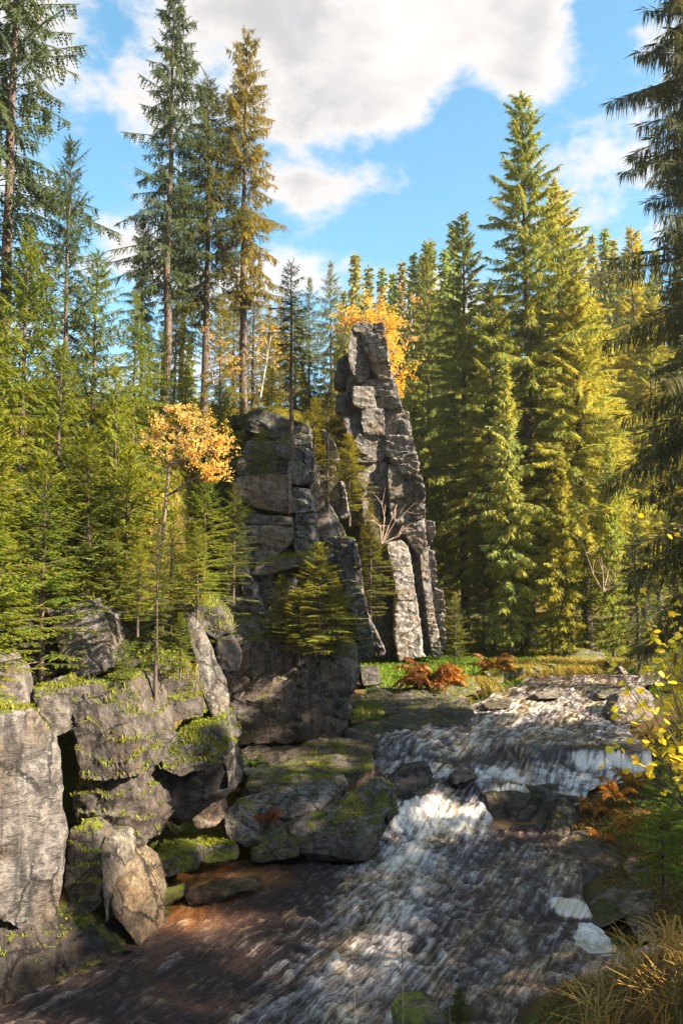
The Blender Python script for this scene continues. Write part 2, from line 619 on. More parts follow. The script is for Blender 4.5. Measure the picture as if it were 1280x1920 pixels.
_L = np.array(sorted(_L, key=lambda p: p[1]))
_Rr = np.array(sorted(_Rr, key=lambda p: p[1]))


def xl(y):
    return np.interp(y, _L[:, 1], _L[:, 0])


def xr(y):
    return np.interp(y, _Rr[:, 1], _Rr[:, 0])


def water_z(x, y):
    x, y = np.asarray(x, float), np.asarray(y, float)
    wob = 0.25 * np.sin(x * 1.7) + 0.15 * np.sin(x * 4.1 + 1)
    right = sstep(3.3, 4.5, x)
    y1 = (1 - right) * (np.interp(x, [0.5, 1.5, 3.0, 4.0], [20.0, 20.3, 21.0, 21.5]) + wob) + right * 21.55
    w1 = (1 - right) * (1.7 + 0.4 * np.sin(x * 2.3)) + right * 0.18
    h = 0.85 * sstep(-1, 1, (y - y1) / w1)
    right2 = sstep(6.0, 7.0, x)
    y2 = np.interp(x, [0.5, 2.5, 4.5, 6.5, 9.0], [23.6, 24.3, 23.9, 23.1, 22.9]) + 0.3 * np.sin(x * 2.1) + wob * 0.6
    w2 = (1 - right2) * (1.3 + 0.5 * np.sin(x * 1.9 + 1)) + right2 * 0.22
    h = h + 0.58 * sstep(-1, 1, (y - y2) / w2)
    h = h - 0.22 * sstep(4.5, 5.3, x) * sstep(20.9, 21.3, y) * (1 - sstep(22.0, 22.7, y))
    h = h + 0.10 * sstep(27, 28, y + wob) + 0.12 * sstep(32, 33, y + wob * 2) + 0.09 * sstep(36, 36.6, y + wob)
    return h


def ground_z(x, y):
    x, y = np.asarray(x, float), np.asarray(y, float)
    wz = np.interp(y, [0, 19, 22, 24, 28, 33, 40, 60], [0, 0, 0.8, 1.4, 1.5, 1.6, 1.75, 1.75])
    L_, R_ = xl(y), xr(y)
    # left side
    xb = np.minimum(L_, np.interp(y, [16, 17, 18.6, 20, 23, 27], [2, -2.4, -2.8, -3.6, -4.6, -5.0]))
    s = np.maximum(xb - x, 0)
    Hl = np.interp(y, [6, 12, 16, 22, 28, 34, 40, 60, 90], [4.2, 5.2, 6.0, 7.6, 9.6, 13.0, 15.0, 17.0, 18.0]) + np.clip((-x - 8) * 0.12, 0, 4)
    rise1 = np.interp(s, [0, 0.4, 1.2, 2.5, 4, 6, 9], [0, 0.02, 0.12, 0.42, 0.70, 0.92, 1.0])
    xr_ = np.interp(y, [20, 26, 33, 40, 45, 48, 60, 80], [-5.0, -2.0, -0.9, -0.4, 0.4, 4.0, 5.0, 5.0])
    rise2 = sstep(0, 2.4, xr_ - x)
    front = 1 - sstep(-6.2, -4.6, x) * (1 - sstep(30.0, 33.5, y))
    rise2 = rise2 * front
    b = sstep(22.5, 26.5, y)
    rise = rise1 * (1 - b) + rise2 * b
    zl = wz + 0.22 * sstep(0, 0.8, s) + (Hl - wz) * rise
    zl = zl - 0.75 * sstep(17.5, 19.0, y) * (1 - sstep(32.0, 34.5, y)) * sstep(-4.9, -4.0, x)
    # right side
    s2 = np.maximum(x - R_, 0)
    zr = wz + np.interp(s2, [0, 0.4, 1.2, 3, 6, 12, 30], [-0.45, -0.35, -0.15, 0.5, 1.5, 3.2, 7.0])
    bed = wz - 0.45
    z = np.where(x < L_, zl, np.where(x > R_, zr, bed))
    # the bank at the camera's feet
    near = np.interp(y, [-20, 2, 3.5, 5, 7, 9, 10.5], [4.6, 4.5, 4.1, 3.4, 2.45, 0.7, -0.6])
    z = np.maximum(z, near)
    # raised near right bank with the bush
    nb_ = sstep(2.0, 3.6, x) * np.interp(y, [2, 5, 7, 9, 11, 13], [4.4, 4.0, 3.3, 2.4, 1.2, 0.0])
    z = np.where((nb_ > 0.05) & (y < 13), np.maximum(z, nb_ - 0.15), z)
    # far hillside
    far = np.interp(y, [54, 66, 100, 150, 210, 400], [0, 1.5, 19, 43, 62, 70])
    far = far * (0.45 + 0.55 * sstep(-40, -4, x)) * (0.88 + 0.18 * sstep(20, 60, x))
    z = np.where(y > 54, np.maximum(z, 2 + far), z)
    inside = (x > L_) & (x < R_)
    amp = np.where(inside, 0.10, np.where((x < 14) & (y > 33) & (y < 50) & (z < 3), 0.12, 0.4))
    amp = np.where(x > R_, 0.08 + 0.32 * sstep(1.0, 4.0, s2), amp)
    return z + amp * fbm(np.stack((x, y, z * 0.3), 1).reshape(-1, 3) * 0.45, 4).reshape(z.shape)


def build_ground():
    ys = np.concatenate((np.arange(-12, 2, 1.0), np.arange(2, 58, 0.33), np.geomspace(58, 420, 46)))
    xs = np.concatenate((-np.geomspace(26, 300, 22)[::-1], np.arange(-25.7, 27, 0.33), np.geomspace(27, 300, 22)))
    X, Y = np.meshgrid(xs, ys)
    x, y = X.ravel(), Y.ravel()
    z = ground_z(x, y)
    inside = ((x > xl(y)) & (x < xr(y)))
    V = np.stack((x, y, z), 1)
    nx, ny = len(xs), len(ys)
    i, j = np.meshgrid(np.arange(ny - 1), np.arange(nx - 1), indexing='ij')
    a = (i * nx + j).ravel()
    Q = np.stack((a, a + 1, a + nx + 1, a + nx), 1)
    lawn = sstep(0.5, 2.5, x) * (1 - sstep(13.0, 16.0, x)) * sstep(33, 36, y) * (1 - sstep(46.5, 49.5, y)) * (z < 3.2)
    me = mesh_np("ground", V, Q, M_GROUND, True, {'lawn': lawn, 'bed': (inside & (z < 0.15 + water_z(x, y))).astype(float)})
    o = link("ground", me)
    o['kind'] = 'structure'
    o['label'] = "mossy forest floor and banks on both sides of the stream"
    return o


build_ground()


def build_stream():
    # rows follow the distance so that the mesh is finest near the camera
    ys = [9.0]
    while ys[-1] < 43:
        ys.append(ys[-1] + 0.0026 * max(ys[-1], 11))
    ys = np.array(ys)
    nx = 250
    us = np.linspace(0, 1, nx)
    L_, R_ = xl(ys) - 0.5, np.minimum(xr(ys), 40) + 0.5
    X = L_[:, None] + (R_ - L_)[:, None] * us[None, :]
    Y = np.repeat(ys[:, None], nx, 1)
    x, y = X.ravel(), Y.ravel()
    h = water_z(x, y)
    dhdy = (water_z(x, y + 0.12) - water_z(x, y - 0.12)) / 0.24
    pool = sstep(20.5, 18.5, y)
    # how white the water is
    chute = np.exp(-((y - 20.3) / 1.5) ** 2) * sstep(5.2, 3.2, x) * sstep(0.2, 1.2, x)
    foam = np.clip(dhdy * 0.6, 0, 0.85) + 0.55 * chute
    xt = np.interp(y, [9, 11, 13, 15, 17, 19, 20.5], [-0.2, 0.0, 0.35, 0.8, 1.2, 1.7, 2.2])
    wt = np.interp(y, [9, 13, 16, 18, 20], [3.0, 2.6, 2.0, 1.5, 1.3])
    tail = np.exp(-((x - xt) / wt) ** 2) * sstep(20.5, 18.5, y) * np.interp(y, [9, 12, 14, 17, 19, 20], [0.48, 0.50, 0.53, 0.58, 0.72, 0.85])
    foam = np.maximum(foam, tail)
    foam = np.maximum(foam, 0.62 * np.exp(-((y - 22.6) / 0.55) ** 2) * sstep(2.0, 3.0, x))
    foam = np.maximum(foam, 0.47 * sstep(23.3, 24.2, y) * (1 - 0.3 * sstep(30, 36, y)))
    foam = np.maximum(foam, np.where(y < 19.5, 0.39 * sstep(-2.4, 1.2, x + (13.5 - y) * 0.2), 0))
    foam = np.maximum(foam, 0.24)  # pale minimum paints glints on the dark pool's ripples
    foam = foam - 0.06 * sstep(0.6, -2.2, x - (y - 14) * 0.12) * sstep(19.6, 18, y) * sstep(11.6, 14, y)
    foam = np.maximum(foam, (0.70 + 0.5 * fbm(np.stack((x * 0.7, y * 0.5, 0 * x + 3), 1), 2)) * np.exp(-((y - 22.6 - 0.12 * (4 - x)) / 1.0) ** 2) * sstep(0.6, 1.6, x))
    fs = Pz(1072, 1702, 0)
    foam = np.maximum(foam, 1.5 * np.exp(-(((x - fs[0]) / 0.42) ** 2 + ((y - fs[1]) / 0.5) ** 2) ** 2))
    foam = np.clip(foam, 0.0, 1.3)
    shallow = np.exp(-(((x + 3.0) / 0.8) ** 2 + ((y - 16.4) / 1.1) ** 2)) * 1.1 + 0.8 * np.exp(-(((x + 1.9) / 0.7) ** 2 + ((y - 17.3) / 0.5) ** 2))
    shallow = np.clip(shallow + 0.25 * fbm(np.stack((x, y, 0 * x), 1) * 2.1, 3) * (shallow > 0.1), 0, 1)
    # waves
    q1 = np.stack((x * 1.5, y * 0.95, h * 1.5), 1)
    wv = fbm(q1 + 0.5 * np.stack((pn(q1 * 0.7), pn(q1 * 0.7 + 9), 0 * x), 1), 3)
    q2 = np.stack((x * 5.5, y * 3.6, h * 4), 1)
    q2 = q2 + 1.2 * np.stack((pn(q1 * 1.9 + 3), pn(q1 * 1.9 + 5), 0 * x), 1)
    wv2 = fbm(q2, 3, 0.45)
    rough = 0.48 + 0.5 * np.clip(foam, 0, 1)
    near_edge = np.minimum(x - L_.repeat(nx), R_.repeat(nx) - x)
    rough = rough * np.clip(near_edge / 0.9, 0.25, 1)
    z = h + rough * (0.16 * wv + 0.085 * wv2 + 0.05 * (0.35 - np.abs(pn(q2 * 0.8 + 4))) * 1.2)
    # hydraulic hump at the foot of the chute
    z = z + 0.16 * np.exp(-(((x - 1.9) / 0.7) ** 2 + ((y - 19.0) / 0.45) ** 2)) + 0.12 * np.exp(-(((x - 0.9) / 0.8) ** 2 + ((y - 15.6) / 0.4) ** 2))
    V = np.stack((x, y, z), 1)
    ny = len(ys)
    i, j = np.meshgrid(np.arange(ny - 1), np.arange(nx - 1), indexing='ij')
    a = (i * nx + j).ravel()
    Q = np.stack((a, a + 1, a + nx + 1, a + nx), 1)
    me = mesh_np("stream", V, Q, M_WATER, True, {'foam': foam, 'shallow': shallow, 'fu': x - np.interp(y, [9, 11, 13, 15, 17, 19, 21, 23, 26, 30, 37, 43], [-3.9, -2.6, -1.4, -0.3, 0.7, 1.6, 2.4, 3.4, 5.2, 7.2, 10.5, 13]), 'fv': y, 'crest': np.clip(wv2 * 0.9 + wv * 0.5, -1, 1)})
    o = link("stream", me)
    o['kind'] = 'structure'
    o['label'] = "dark peaty stream breaking into white foam over low ledges"


build_stream()

# ------------------------------------------------------------------ rocks
_cube_cache = {}


def cube_dirs(n):
    if n in _cube_cache:
        return _cube_cache[n]
    V, idx, Q = [], {}, []

    def vid(p):
        k_ = tuple(p)
        if k_ not in idx:
            idx[k_] = len(V)
            V.append(p)
        return idx[k_]
    for ax in range(3):
        for sg in (0, n):
            for i in range(n):
                for j in range(n):
                    c = []
                    for (a, b) in ((i, j), (i + 1, j), (i + 1, j + 1), (i, j + 1)):
                        p = [0, 0, 0]
                        p[ax] = sg
                        p[(ax + 1) % 3] = a
                        p[(ax + 2) % 3] = b
                        c.append(vid(tuple(p)))
                    Q.append(c if sg else c[::-1])
    V = np.array(V, float) / n * 2 - 1
    V = np.tan(V * math.pi / 4 * 0.98)
    V = unit(V)
    _cube_cache[n] = (V, np.array(Q))
    return _cube_cache[n]


def hull_planes(pts):
    pts = np.asarray(pts, float)
    n = len(pts)
    scale = np.ptp(pts, axis=0).max()
    I, J, K = [np.array(a) for a in zip(*[(i, j, k_) for i in range(n) for j in range(i + 1, n) for k_ in range(j + 1, n)])]
    nr = np.cross(pts[J] - pts[I], pts[K] - pts[I])
    ln = np.linalg.norm(nr, axis=1)
    ok = ln > 1e-6 * scale * scale
    nr, I = nr[ok] / ln[ok][:, None], I[ok]
    d = (nr * pts[I]).sum(1)
    s = nr @ pts.T - d[:, None]
    mx, mn = s.max(1), s.min(1)
    eps = 1e-4 * scale
    a = mx <= eps
    b = mn >= -eps
    N = np.concatenate((nr[a], -nr[b]))
    D = np.concatenate((d[a], -d[b]))
    key = np.round(np.concatenate((N, D[:, None] / scale), 1), 3)
    _, u = np.unique(key, axis=0, return_index=True)
    return N[u], D[u]


def rock_mesh(pts, n=16, amp=0.05, strata=0.0, p=26, seed=0, sdir=(0.15, 0.1, 1.0), chips=7):
    """A convex body of stone through the given corner points, its faces roughened. Returns mesh data round its centre."""
    pts = np.asarray(pts, float)
    c = (pts.min(0) + pts.max(0)) / 2 * 0.5 + pts.mean(0) * 0.5
    q_ = pts - c
    # stretch directions along the body's own axes
    cov_ = q_.T @ q_ / len(q_)
    ev, U = np.linalg.eigh(cov_)
    sc = np.sqrt(np.maximum(ev, 1e-4))
    sc = np.maximum(sc, 0.15 * sc.max())
    N, D = hull_planes(q_)
    D = np.maximum(D, 0.02)
    rg = np.random.RandomState(seed * 13 + 5)
    cn = unit(rg.normal(size=(chips, 3)) * np.array((1, 1, 0.8)) + np.array((0, -0.45, 0.15)))
    cd = (q_ @ cn.T).max(0) * rg.uniform(0.86, 0.985, chips)
    N, D = np.concatenate((N, cn)), np.concatenate((D, np.maximum(cd, 0.02)))
    dirs, Q = cube_dirs(n)
    d = unit((dirs * sc) @ U.T)
    if np.linalg.det(U) < 0:
        Q = Q[:, ::-1]
    k_ = np.maximum(d @ N.T, 0) / D[None, :]
    km = k_.max(1, keepdims=True)
    r = 1.0 / (km[:, 0] * np.power(np.power(k_ / km, p).sum(1), 1.0 / p))
    V = d * r[:, None]
    # normals of the rounded body
    wk = np.power(k_ / km, 40)
    nor = unit(wk @ N)
    size = np.cbrt(np.prod(np.ptp(q_, axis=0)))
    w_ = V + c + seed * 7.77
    g1 = fbm(w_ / max(size, 0.3) * 1.5, 3)
    # chipped facets: terraces in a slow noise
    g2 = fbm(w_ / max(size, 0.3) * 3.1 + 31, 4, 0.55)
    ter = np.floor(g2 * 4) / 4 + 0.3 * (g2 - np.floor(g2 * 4) / 4)
    disp = amp * size * (0.45 * g1 + 1.1 * ter)
    if strata:
        sd = unit(np.array(sdir, float))
        lay = (w_ @ sd) * 4.2 / max(0.6, min(size, 1.6)) + 1.1 * fbm(w_ * 0.9, 3)
        fr = lay - np.floor(lay)
        side = 1 - np.abs(nor @ sd)
        disp = disp + 1.5 * strata * side * ((fr ** 1.6) - 0.5 + 0.7 * pn(np.stack((np.floor(lay) * 3.7, w_[:, 0] * 1.2, w_[:, 1] * 1.2), 1)))
    disp = disp + 0.35 * amp * size * fbm(w_ * 6.0, 3)
    V = V + nor * disp[:, None]
    me = mesh_np("rock", V, Q, M_ROCK, True, None, sharp=R(38))
    return me, c


_seed = [0]


def rock(front, back=None, n=16, amp=0.05, strata=0.0, tone=(1, 1, 1), moss=0.5, parent=None, name="rock", p=160, extra=(), label=None, cat="rock", group=None,
         sdir=(0.15, 0.1, 1.0)):
    """front: corners as (px, py, distance); back: offset in metres of the far side"""
    _seed[0] += 1
    A = [P(*f) for f in front] + [P(*f) for f in extra]
    if back is not None:
        A = A + [P(*f) + np.array(back, float) for f in front]
    me, c = rock_mesh(A, n, amp, strata, p, _seed[0], sdir)
    me.name = name
    if parent:
        c = c - np.array(parent.location)
    o = link(name, me, parent, c, (*tone, moss))
    if label:
        tag(o, label, cat, group)
    return o


def Zc(zx, zy):
    return 400 + zx * 0.38554, 560 + zy * 0.38541


rz_ = random.Random(99)


def zblocks(table, base_d, parent, name="rock_block", n=13):
    """blocks given as polygons in the enlarged middle view; (points, depth offset, thickness, slope in x, tone, moss)"""
    for pts, off, th, gx, tone, moss in table:
        a = np.array([Zc(*q_) for q_ in pts])
        cx, cy = a.mean(0)
        a = (a - (cx, cy)) * 1.07 + (cx, cy)
        off = off + rz_.uniform(-0.14, 0.14)
        fr = []
        for (px, py) in a:
            d = base_d + off + gx * (px - cx) / F * base_d
            fr.append((px, py, d))
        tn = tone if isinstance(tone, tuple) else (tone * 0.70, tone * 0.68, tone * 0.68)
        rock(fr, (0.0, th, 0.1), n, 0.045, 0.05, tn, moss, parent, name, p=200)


# ---- rock tower
tower = empty("rock_tower", tuple(P(780, 1240, 42)))
tower_blocks = [  # tone column paints in sun on slab and right rim, shade in recesses
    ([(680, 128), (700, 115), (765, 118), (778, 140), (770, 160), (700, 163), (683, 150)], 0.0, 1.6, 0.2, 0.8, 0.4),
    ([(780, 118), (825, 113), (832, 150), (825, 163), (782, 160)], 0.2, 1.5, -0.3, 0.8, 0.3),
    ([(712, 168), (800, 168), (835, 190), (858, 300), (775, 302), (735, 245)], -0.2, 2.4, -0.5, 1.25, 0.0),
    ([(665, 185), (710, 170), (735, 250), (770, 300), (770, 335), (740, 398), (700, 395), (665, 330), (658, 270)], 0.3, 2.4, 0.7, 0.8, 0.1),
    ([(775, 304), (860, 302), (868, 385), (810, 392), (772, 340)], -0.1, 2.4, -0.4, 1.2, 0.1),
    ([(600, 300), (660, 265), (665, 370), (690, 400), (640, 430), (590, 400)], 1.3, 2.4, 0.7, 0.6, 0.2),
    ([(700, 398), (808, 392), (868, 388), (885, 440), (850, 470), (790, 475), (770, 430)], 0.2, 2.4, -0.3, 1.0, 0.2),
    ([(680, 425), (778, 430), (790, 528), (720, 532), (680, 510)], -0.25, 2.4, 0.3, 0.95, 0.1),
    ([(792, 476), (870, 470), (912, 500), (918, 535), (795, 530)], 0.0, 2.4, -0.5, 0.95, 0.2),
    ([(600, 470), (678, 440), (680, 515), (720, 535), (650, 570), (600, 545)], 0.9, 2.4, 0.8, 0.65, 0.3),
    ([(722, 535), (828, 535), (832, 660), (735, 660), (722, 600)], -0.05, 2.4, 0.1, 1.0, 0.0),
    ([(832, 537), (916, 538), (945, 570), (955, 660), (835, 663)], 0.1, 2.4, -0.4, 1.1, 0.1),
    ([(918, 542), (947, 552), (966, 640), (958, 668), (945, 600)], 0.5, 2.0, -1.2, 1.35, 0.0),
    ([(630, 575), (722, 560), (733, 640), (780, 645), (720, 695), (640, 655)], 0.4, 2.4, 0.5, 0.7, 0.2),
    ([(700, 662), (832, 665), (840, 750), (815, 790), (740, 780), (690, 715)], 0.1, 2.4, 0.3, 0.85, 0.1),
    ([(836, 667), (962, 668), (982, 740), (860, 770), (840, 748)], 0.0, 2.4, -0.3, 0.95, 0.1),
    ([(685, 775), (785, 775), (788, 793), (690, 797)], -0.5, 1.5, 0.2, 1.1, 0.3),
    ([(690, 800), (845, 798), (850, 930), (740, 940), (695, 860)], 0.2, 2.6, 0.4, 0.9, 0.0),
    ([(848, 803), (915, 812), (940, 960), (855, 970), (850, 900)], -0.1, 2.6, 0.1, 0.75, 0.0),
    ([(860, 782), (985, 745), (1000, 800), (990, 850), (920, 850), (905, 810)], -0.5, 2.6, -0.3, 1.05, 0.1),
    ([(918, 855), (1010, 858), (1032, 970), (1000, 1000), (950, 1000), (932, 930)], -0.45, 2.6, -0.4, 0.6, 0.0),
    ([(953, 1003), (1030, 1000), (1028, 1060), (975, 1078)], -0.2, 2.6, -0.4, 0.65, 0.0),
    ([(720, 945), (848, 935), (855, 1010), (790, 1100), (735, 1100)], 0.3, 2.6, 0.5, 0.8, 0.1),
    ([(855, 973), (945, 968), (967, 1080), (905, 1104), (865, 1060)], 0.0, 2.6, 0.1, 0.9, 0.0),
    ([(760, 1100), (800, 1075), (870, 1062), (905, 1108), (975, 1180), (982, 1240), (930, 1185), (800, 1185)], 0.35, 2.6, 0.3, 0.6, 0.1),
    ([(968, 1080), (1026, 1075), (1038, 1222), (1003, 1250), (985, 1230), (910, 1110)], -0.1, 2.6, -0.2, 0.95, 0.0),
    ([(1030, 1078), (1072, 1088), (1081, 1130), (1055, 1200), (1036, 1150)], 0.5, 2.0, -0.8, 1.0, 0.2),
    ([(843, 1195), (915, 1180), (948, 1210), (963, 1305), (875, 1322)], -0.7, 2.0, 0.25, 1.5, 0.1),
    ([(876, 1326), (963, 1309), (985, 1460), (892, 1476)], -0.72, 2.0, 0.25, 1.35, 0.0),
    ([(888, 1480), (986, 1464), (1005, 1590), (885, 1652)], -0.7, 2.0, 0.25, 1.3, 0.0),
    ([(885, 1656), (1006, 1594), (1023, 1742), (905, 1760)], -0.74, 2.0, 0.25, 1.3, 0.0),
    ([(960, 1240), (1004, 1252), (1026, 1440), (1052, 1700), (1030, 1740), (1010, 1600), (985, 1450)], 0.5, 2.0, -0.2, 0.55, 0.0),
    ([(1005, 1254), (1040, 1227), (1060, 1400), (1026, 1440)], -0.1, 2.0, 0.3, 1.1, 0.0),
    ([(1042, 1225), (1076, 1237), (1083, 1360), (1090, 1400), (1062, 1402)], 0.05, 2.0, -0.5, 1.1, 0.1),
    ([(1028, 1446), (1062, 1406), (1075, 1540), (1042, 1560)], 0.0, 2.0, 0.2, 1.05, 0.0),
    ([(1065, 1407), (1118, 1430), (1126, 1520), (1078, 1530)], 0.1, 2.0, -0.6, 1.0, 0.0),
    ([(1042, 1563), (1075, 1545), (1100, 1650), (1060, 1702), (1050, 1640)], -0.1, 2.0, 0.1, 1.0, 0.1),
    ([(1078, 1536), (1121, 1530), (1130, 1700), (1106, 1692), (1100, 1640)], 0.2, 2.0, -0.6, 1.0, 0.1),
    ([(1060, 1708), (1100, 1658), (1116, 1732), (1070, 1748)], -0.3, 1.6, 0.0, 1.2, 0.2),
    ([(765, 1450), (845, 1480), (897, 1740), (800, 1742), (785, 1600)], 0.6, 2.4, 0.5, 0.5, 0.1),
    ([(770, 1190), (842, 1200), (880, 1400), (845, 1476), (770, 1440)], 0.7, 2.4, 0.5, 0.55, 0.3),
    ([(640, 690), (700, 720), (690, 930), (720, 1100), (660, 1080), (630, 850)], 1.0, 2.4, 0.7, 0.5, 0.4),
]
zblocks(tower_blocks, 42.0, tower, n=20)
cr = [(700, 190), (825, 195), (865, 400), (945, 600), (985, 800), (1005, 1000), (1020, 1100), (1070, 1300), (1105, 1500), (1110, 1740), (800, 1750), (760, 1300), (690, 900), (640, 600), (650, 400)]
rock([(*Zc(*q_), 43.2) for q_ in cr], (0, 3.5, 0), 16, 0.02, 0.02, (0.5, 0.48, 0.46), 0.2, tower, "core")
tag(tower, "tall leaning tower of stacked grey-brown rock blocks above the green meadow", "rock tower")

# ---- dark cliff left of the tower
cliff = empty("rock_cliff", tuple(P(540, 1380, 27)))
cliff_blocks = [  # high tones on the thin right-facing strips paint in their sunlight
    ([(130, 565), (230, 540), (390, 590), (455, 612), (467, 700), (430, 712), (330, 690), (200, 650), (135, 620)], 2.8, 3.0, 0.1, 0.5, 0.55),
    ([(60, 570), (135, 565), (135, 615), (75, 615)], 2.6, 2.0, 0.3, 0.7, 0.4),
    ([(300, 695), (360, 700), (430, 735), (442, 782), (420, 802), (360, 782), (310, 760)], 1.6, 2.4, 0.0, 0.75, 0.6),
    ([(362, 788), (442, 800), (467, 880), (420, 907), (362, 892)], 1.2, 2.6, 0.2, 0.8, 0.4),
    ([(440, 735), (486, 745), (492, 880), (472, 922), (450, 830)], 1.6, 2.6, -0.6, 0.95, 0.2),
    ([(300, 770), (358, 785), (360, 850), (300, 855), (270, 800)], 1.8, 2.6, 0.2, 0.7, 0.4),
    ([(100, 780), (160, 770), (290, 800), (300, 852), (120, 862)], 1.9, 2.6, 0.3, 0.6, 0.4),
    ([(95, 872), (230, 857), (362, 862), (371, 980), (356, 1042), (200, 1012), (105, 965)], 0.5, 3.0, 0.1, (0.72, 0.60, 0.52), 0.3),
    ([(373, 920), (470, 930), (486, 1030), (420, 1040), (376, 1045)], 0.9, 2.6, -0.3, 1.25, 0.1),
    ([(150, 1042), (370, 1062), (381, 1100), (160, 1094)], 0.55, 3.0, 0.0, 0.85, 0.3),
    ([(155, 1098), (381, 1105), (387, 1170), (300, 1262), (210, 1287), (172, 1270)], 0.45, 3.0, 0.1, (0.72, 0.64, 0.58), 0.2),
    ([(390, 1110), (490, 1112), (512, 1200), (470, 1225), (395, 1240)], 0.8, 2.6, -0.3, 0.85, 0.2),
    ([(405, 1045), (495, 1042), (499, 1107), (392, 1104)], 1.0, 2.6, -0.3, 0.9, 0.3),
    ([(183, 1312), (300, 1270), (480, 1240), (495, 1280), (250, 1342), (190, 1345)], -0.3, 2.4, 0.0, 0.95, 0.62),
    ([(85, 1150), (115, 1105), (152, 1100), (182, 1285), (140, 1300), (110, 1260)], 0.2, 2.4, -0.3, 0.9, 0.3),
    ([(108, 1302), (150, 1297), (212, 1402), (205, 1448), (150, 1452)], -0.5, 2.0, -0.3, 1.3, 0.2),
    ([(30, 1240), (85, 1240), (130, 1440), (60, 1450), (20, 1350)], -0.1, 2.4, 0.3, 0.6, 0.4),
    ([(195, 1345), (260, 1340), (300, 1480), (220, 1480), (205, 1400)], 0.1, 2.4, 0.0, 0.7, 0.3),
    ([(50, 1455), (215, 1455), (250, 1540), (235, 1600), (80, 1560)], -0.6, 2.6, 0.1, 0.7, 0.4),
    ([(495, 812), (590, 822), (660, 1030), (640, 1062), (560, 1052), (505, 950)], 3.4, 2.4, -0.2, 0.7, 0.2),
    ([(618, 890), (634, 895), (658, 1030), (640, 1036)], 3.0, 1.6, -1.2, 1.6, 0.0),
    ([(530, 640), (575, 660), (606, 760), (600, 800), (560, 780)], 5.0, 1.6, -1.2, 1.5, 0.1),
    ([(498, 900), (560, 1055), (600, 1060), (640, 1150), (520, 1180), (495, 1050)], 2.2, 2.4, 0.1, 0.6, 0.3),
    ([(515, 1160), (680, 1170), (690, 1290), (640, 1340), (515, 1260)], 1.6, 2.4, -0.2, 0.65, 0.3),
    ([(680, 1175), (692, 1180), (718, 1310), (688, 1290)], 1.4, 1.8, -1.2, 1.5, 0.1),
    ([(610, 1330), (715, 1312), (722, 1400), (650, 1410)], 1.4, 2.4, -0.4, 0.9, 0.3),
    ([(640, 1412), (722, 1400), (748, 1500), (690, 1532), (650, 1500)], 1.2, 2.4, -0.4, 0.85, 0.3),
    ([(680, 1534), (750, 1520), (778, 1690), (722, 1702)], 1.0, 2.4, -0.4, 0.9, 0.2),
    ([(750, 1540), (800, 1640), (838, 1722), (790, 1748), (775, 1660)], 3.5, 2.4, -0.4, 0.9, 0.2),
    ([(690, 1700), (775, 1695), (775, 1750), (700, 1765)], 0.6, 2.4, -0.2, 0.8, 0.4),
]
zblocks(cliff_blocks, 28.2, cliff, n=20)
cr = [(150, 640), (440, 660), (480, 900), (560, 1100), (660, 1300), (720, 1650), (690, 1760), (120, 1760), (60, 1300), (110, 900)]
rock([(*Zc(*q_), 30.4) for q_ in cr], (0, 3.0, 0), 16, 0.03, 0.02, (0.45, 0.43, 0.42), 0.3, cliff, "core")
tag(cliff, "dark blocky rock cliff topped by spruces, left of the rock tower", "cliff")

rock([(425, 1175, 25.9), (470, 1160, 26.2), (560, 1215, 25.6), (640, 1222, 25.8), (668, 1225, 26.4), (670, 1250, 26.3), (645, 1390, 25.6), (425, 1398, 25.4)], (0, 3.0, 0.2), 30, 0.05, 0.05,
     (0.50, 0.45, 0.43), 0.42, None, "overhanging_block", label="wide black overhanging rock block below the bushy spruce, at the stream", cat="rock")

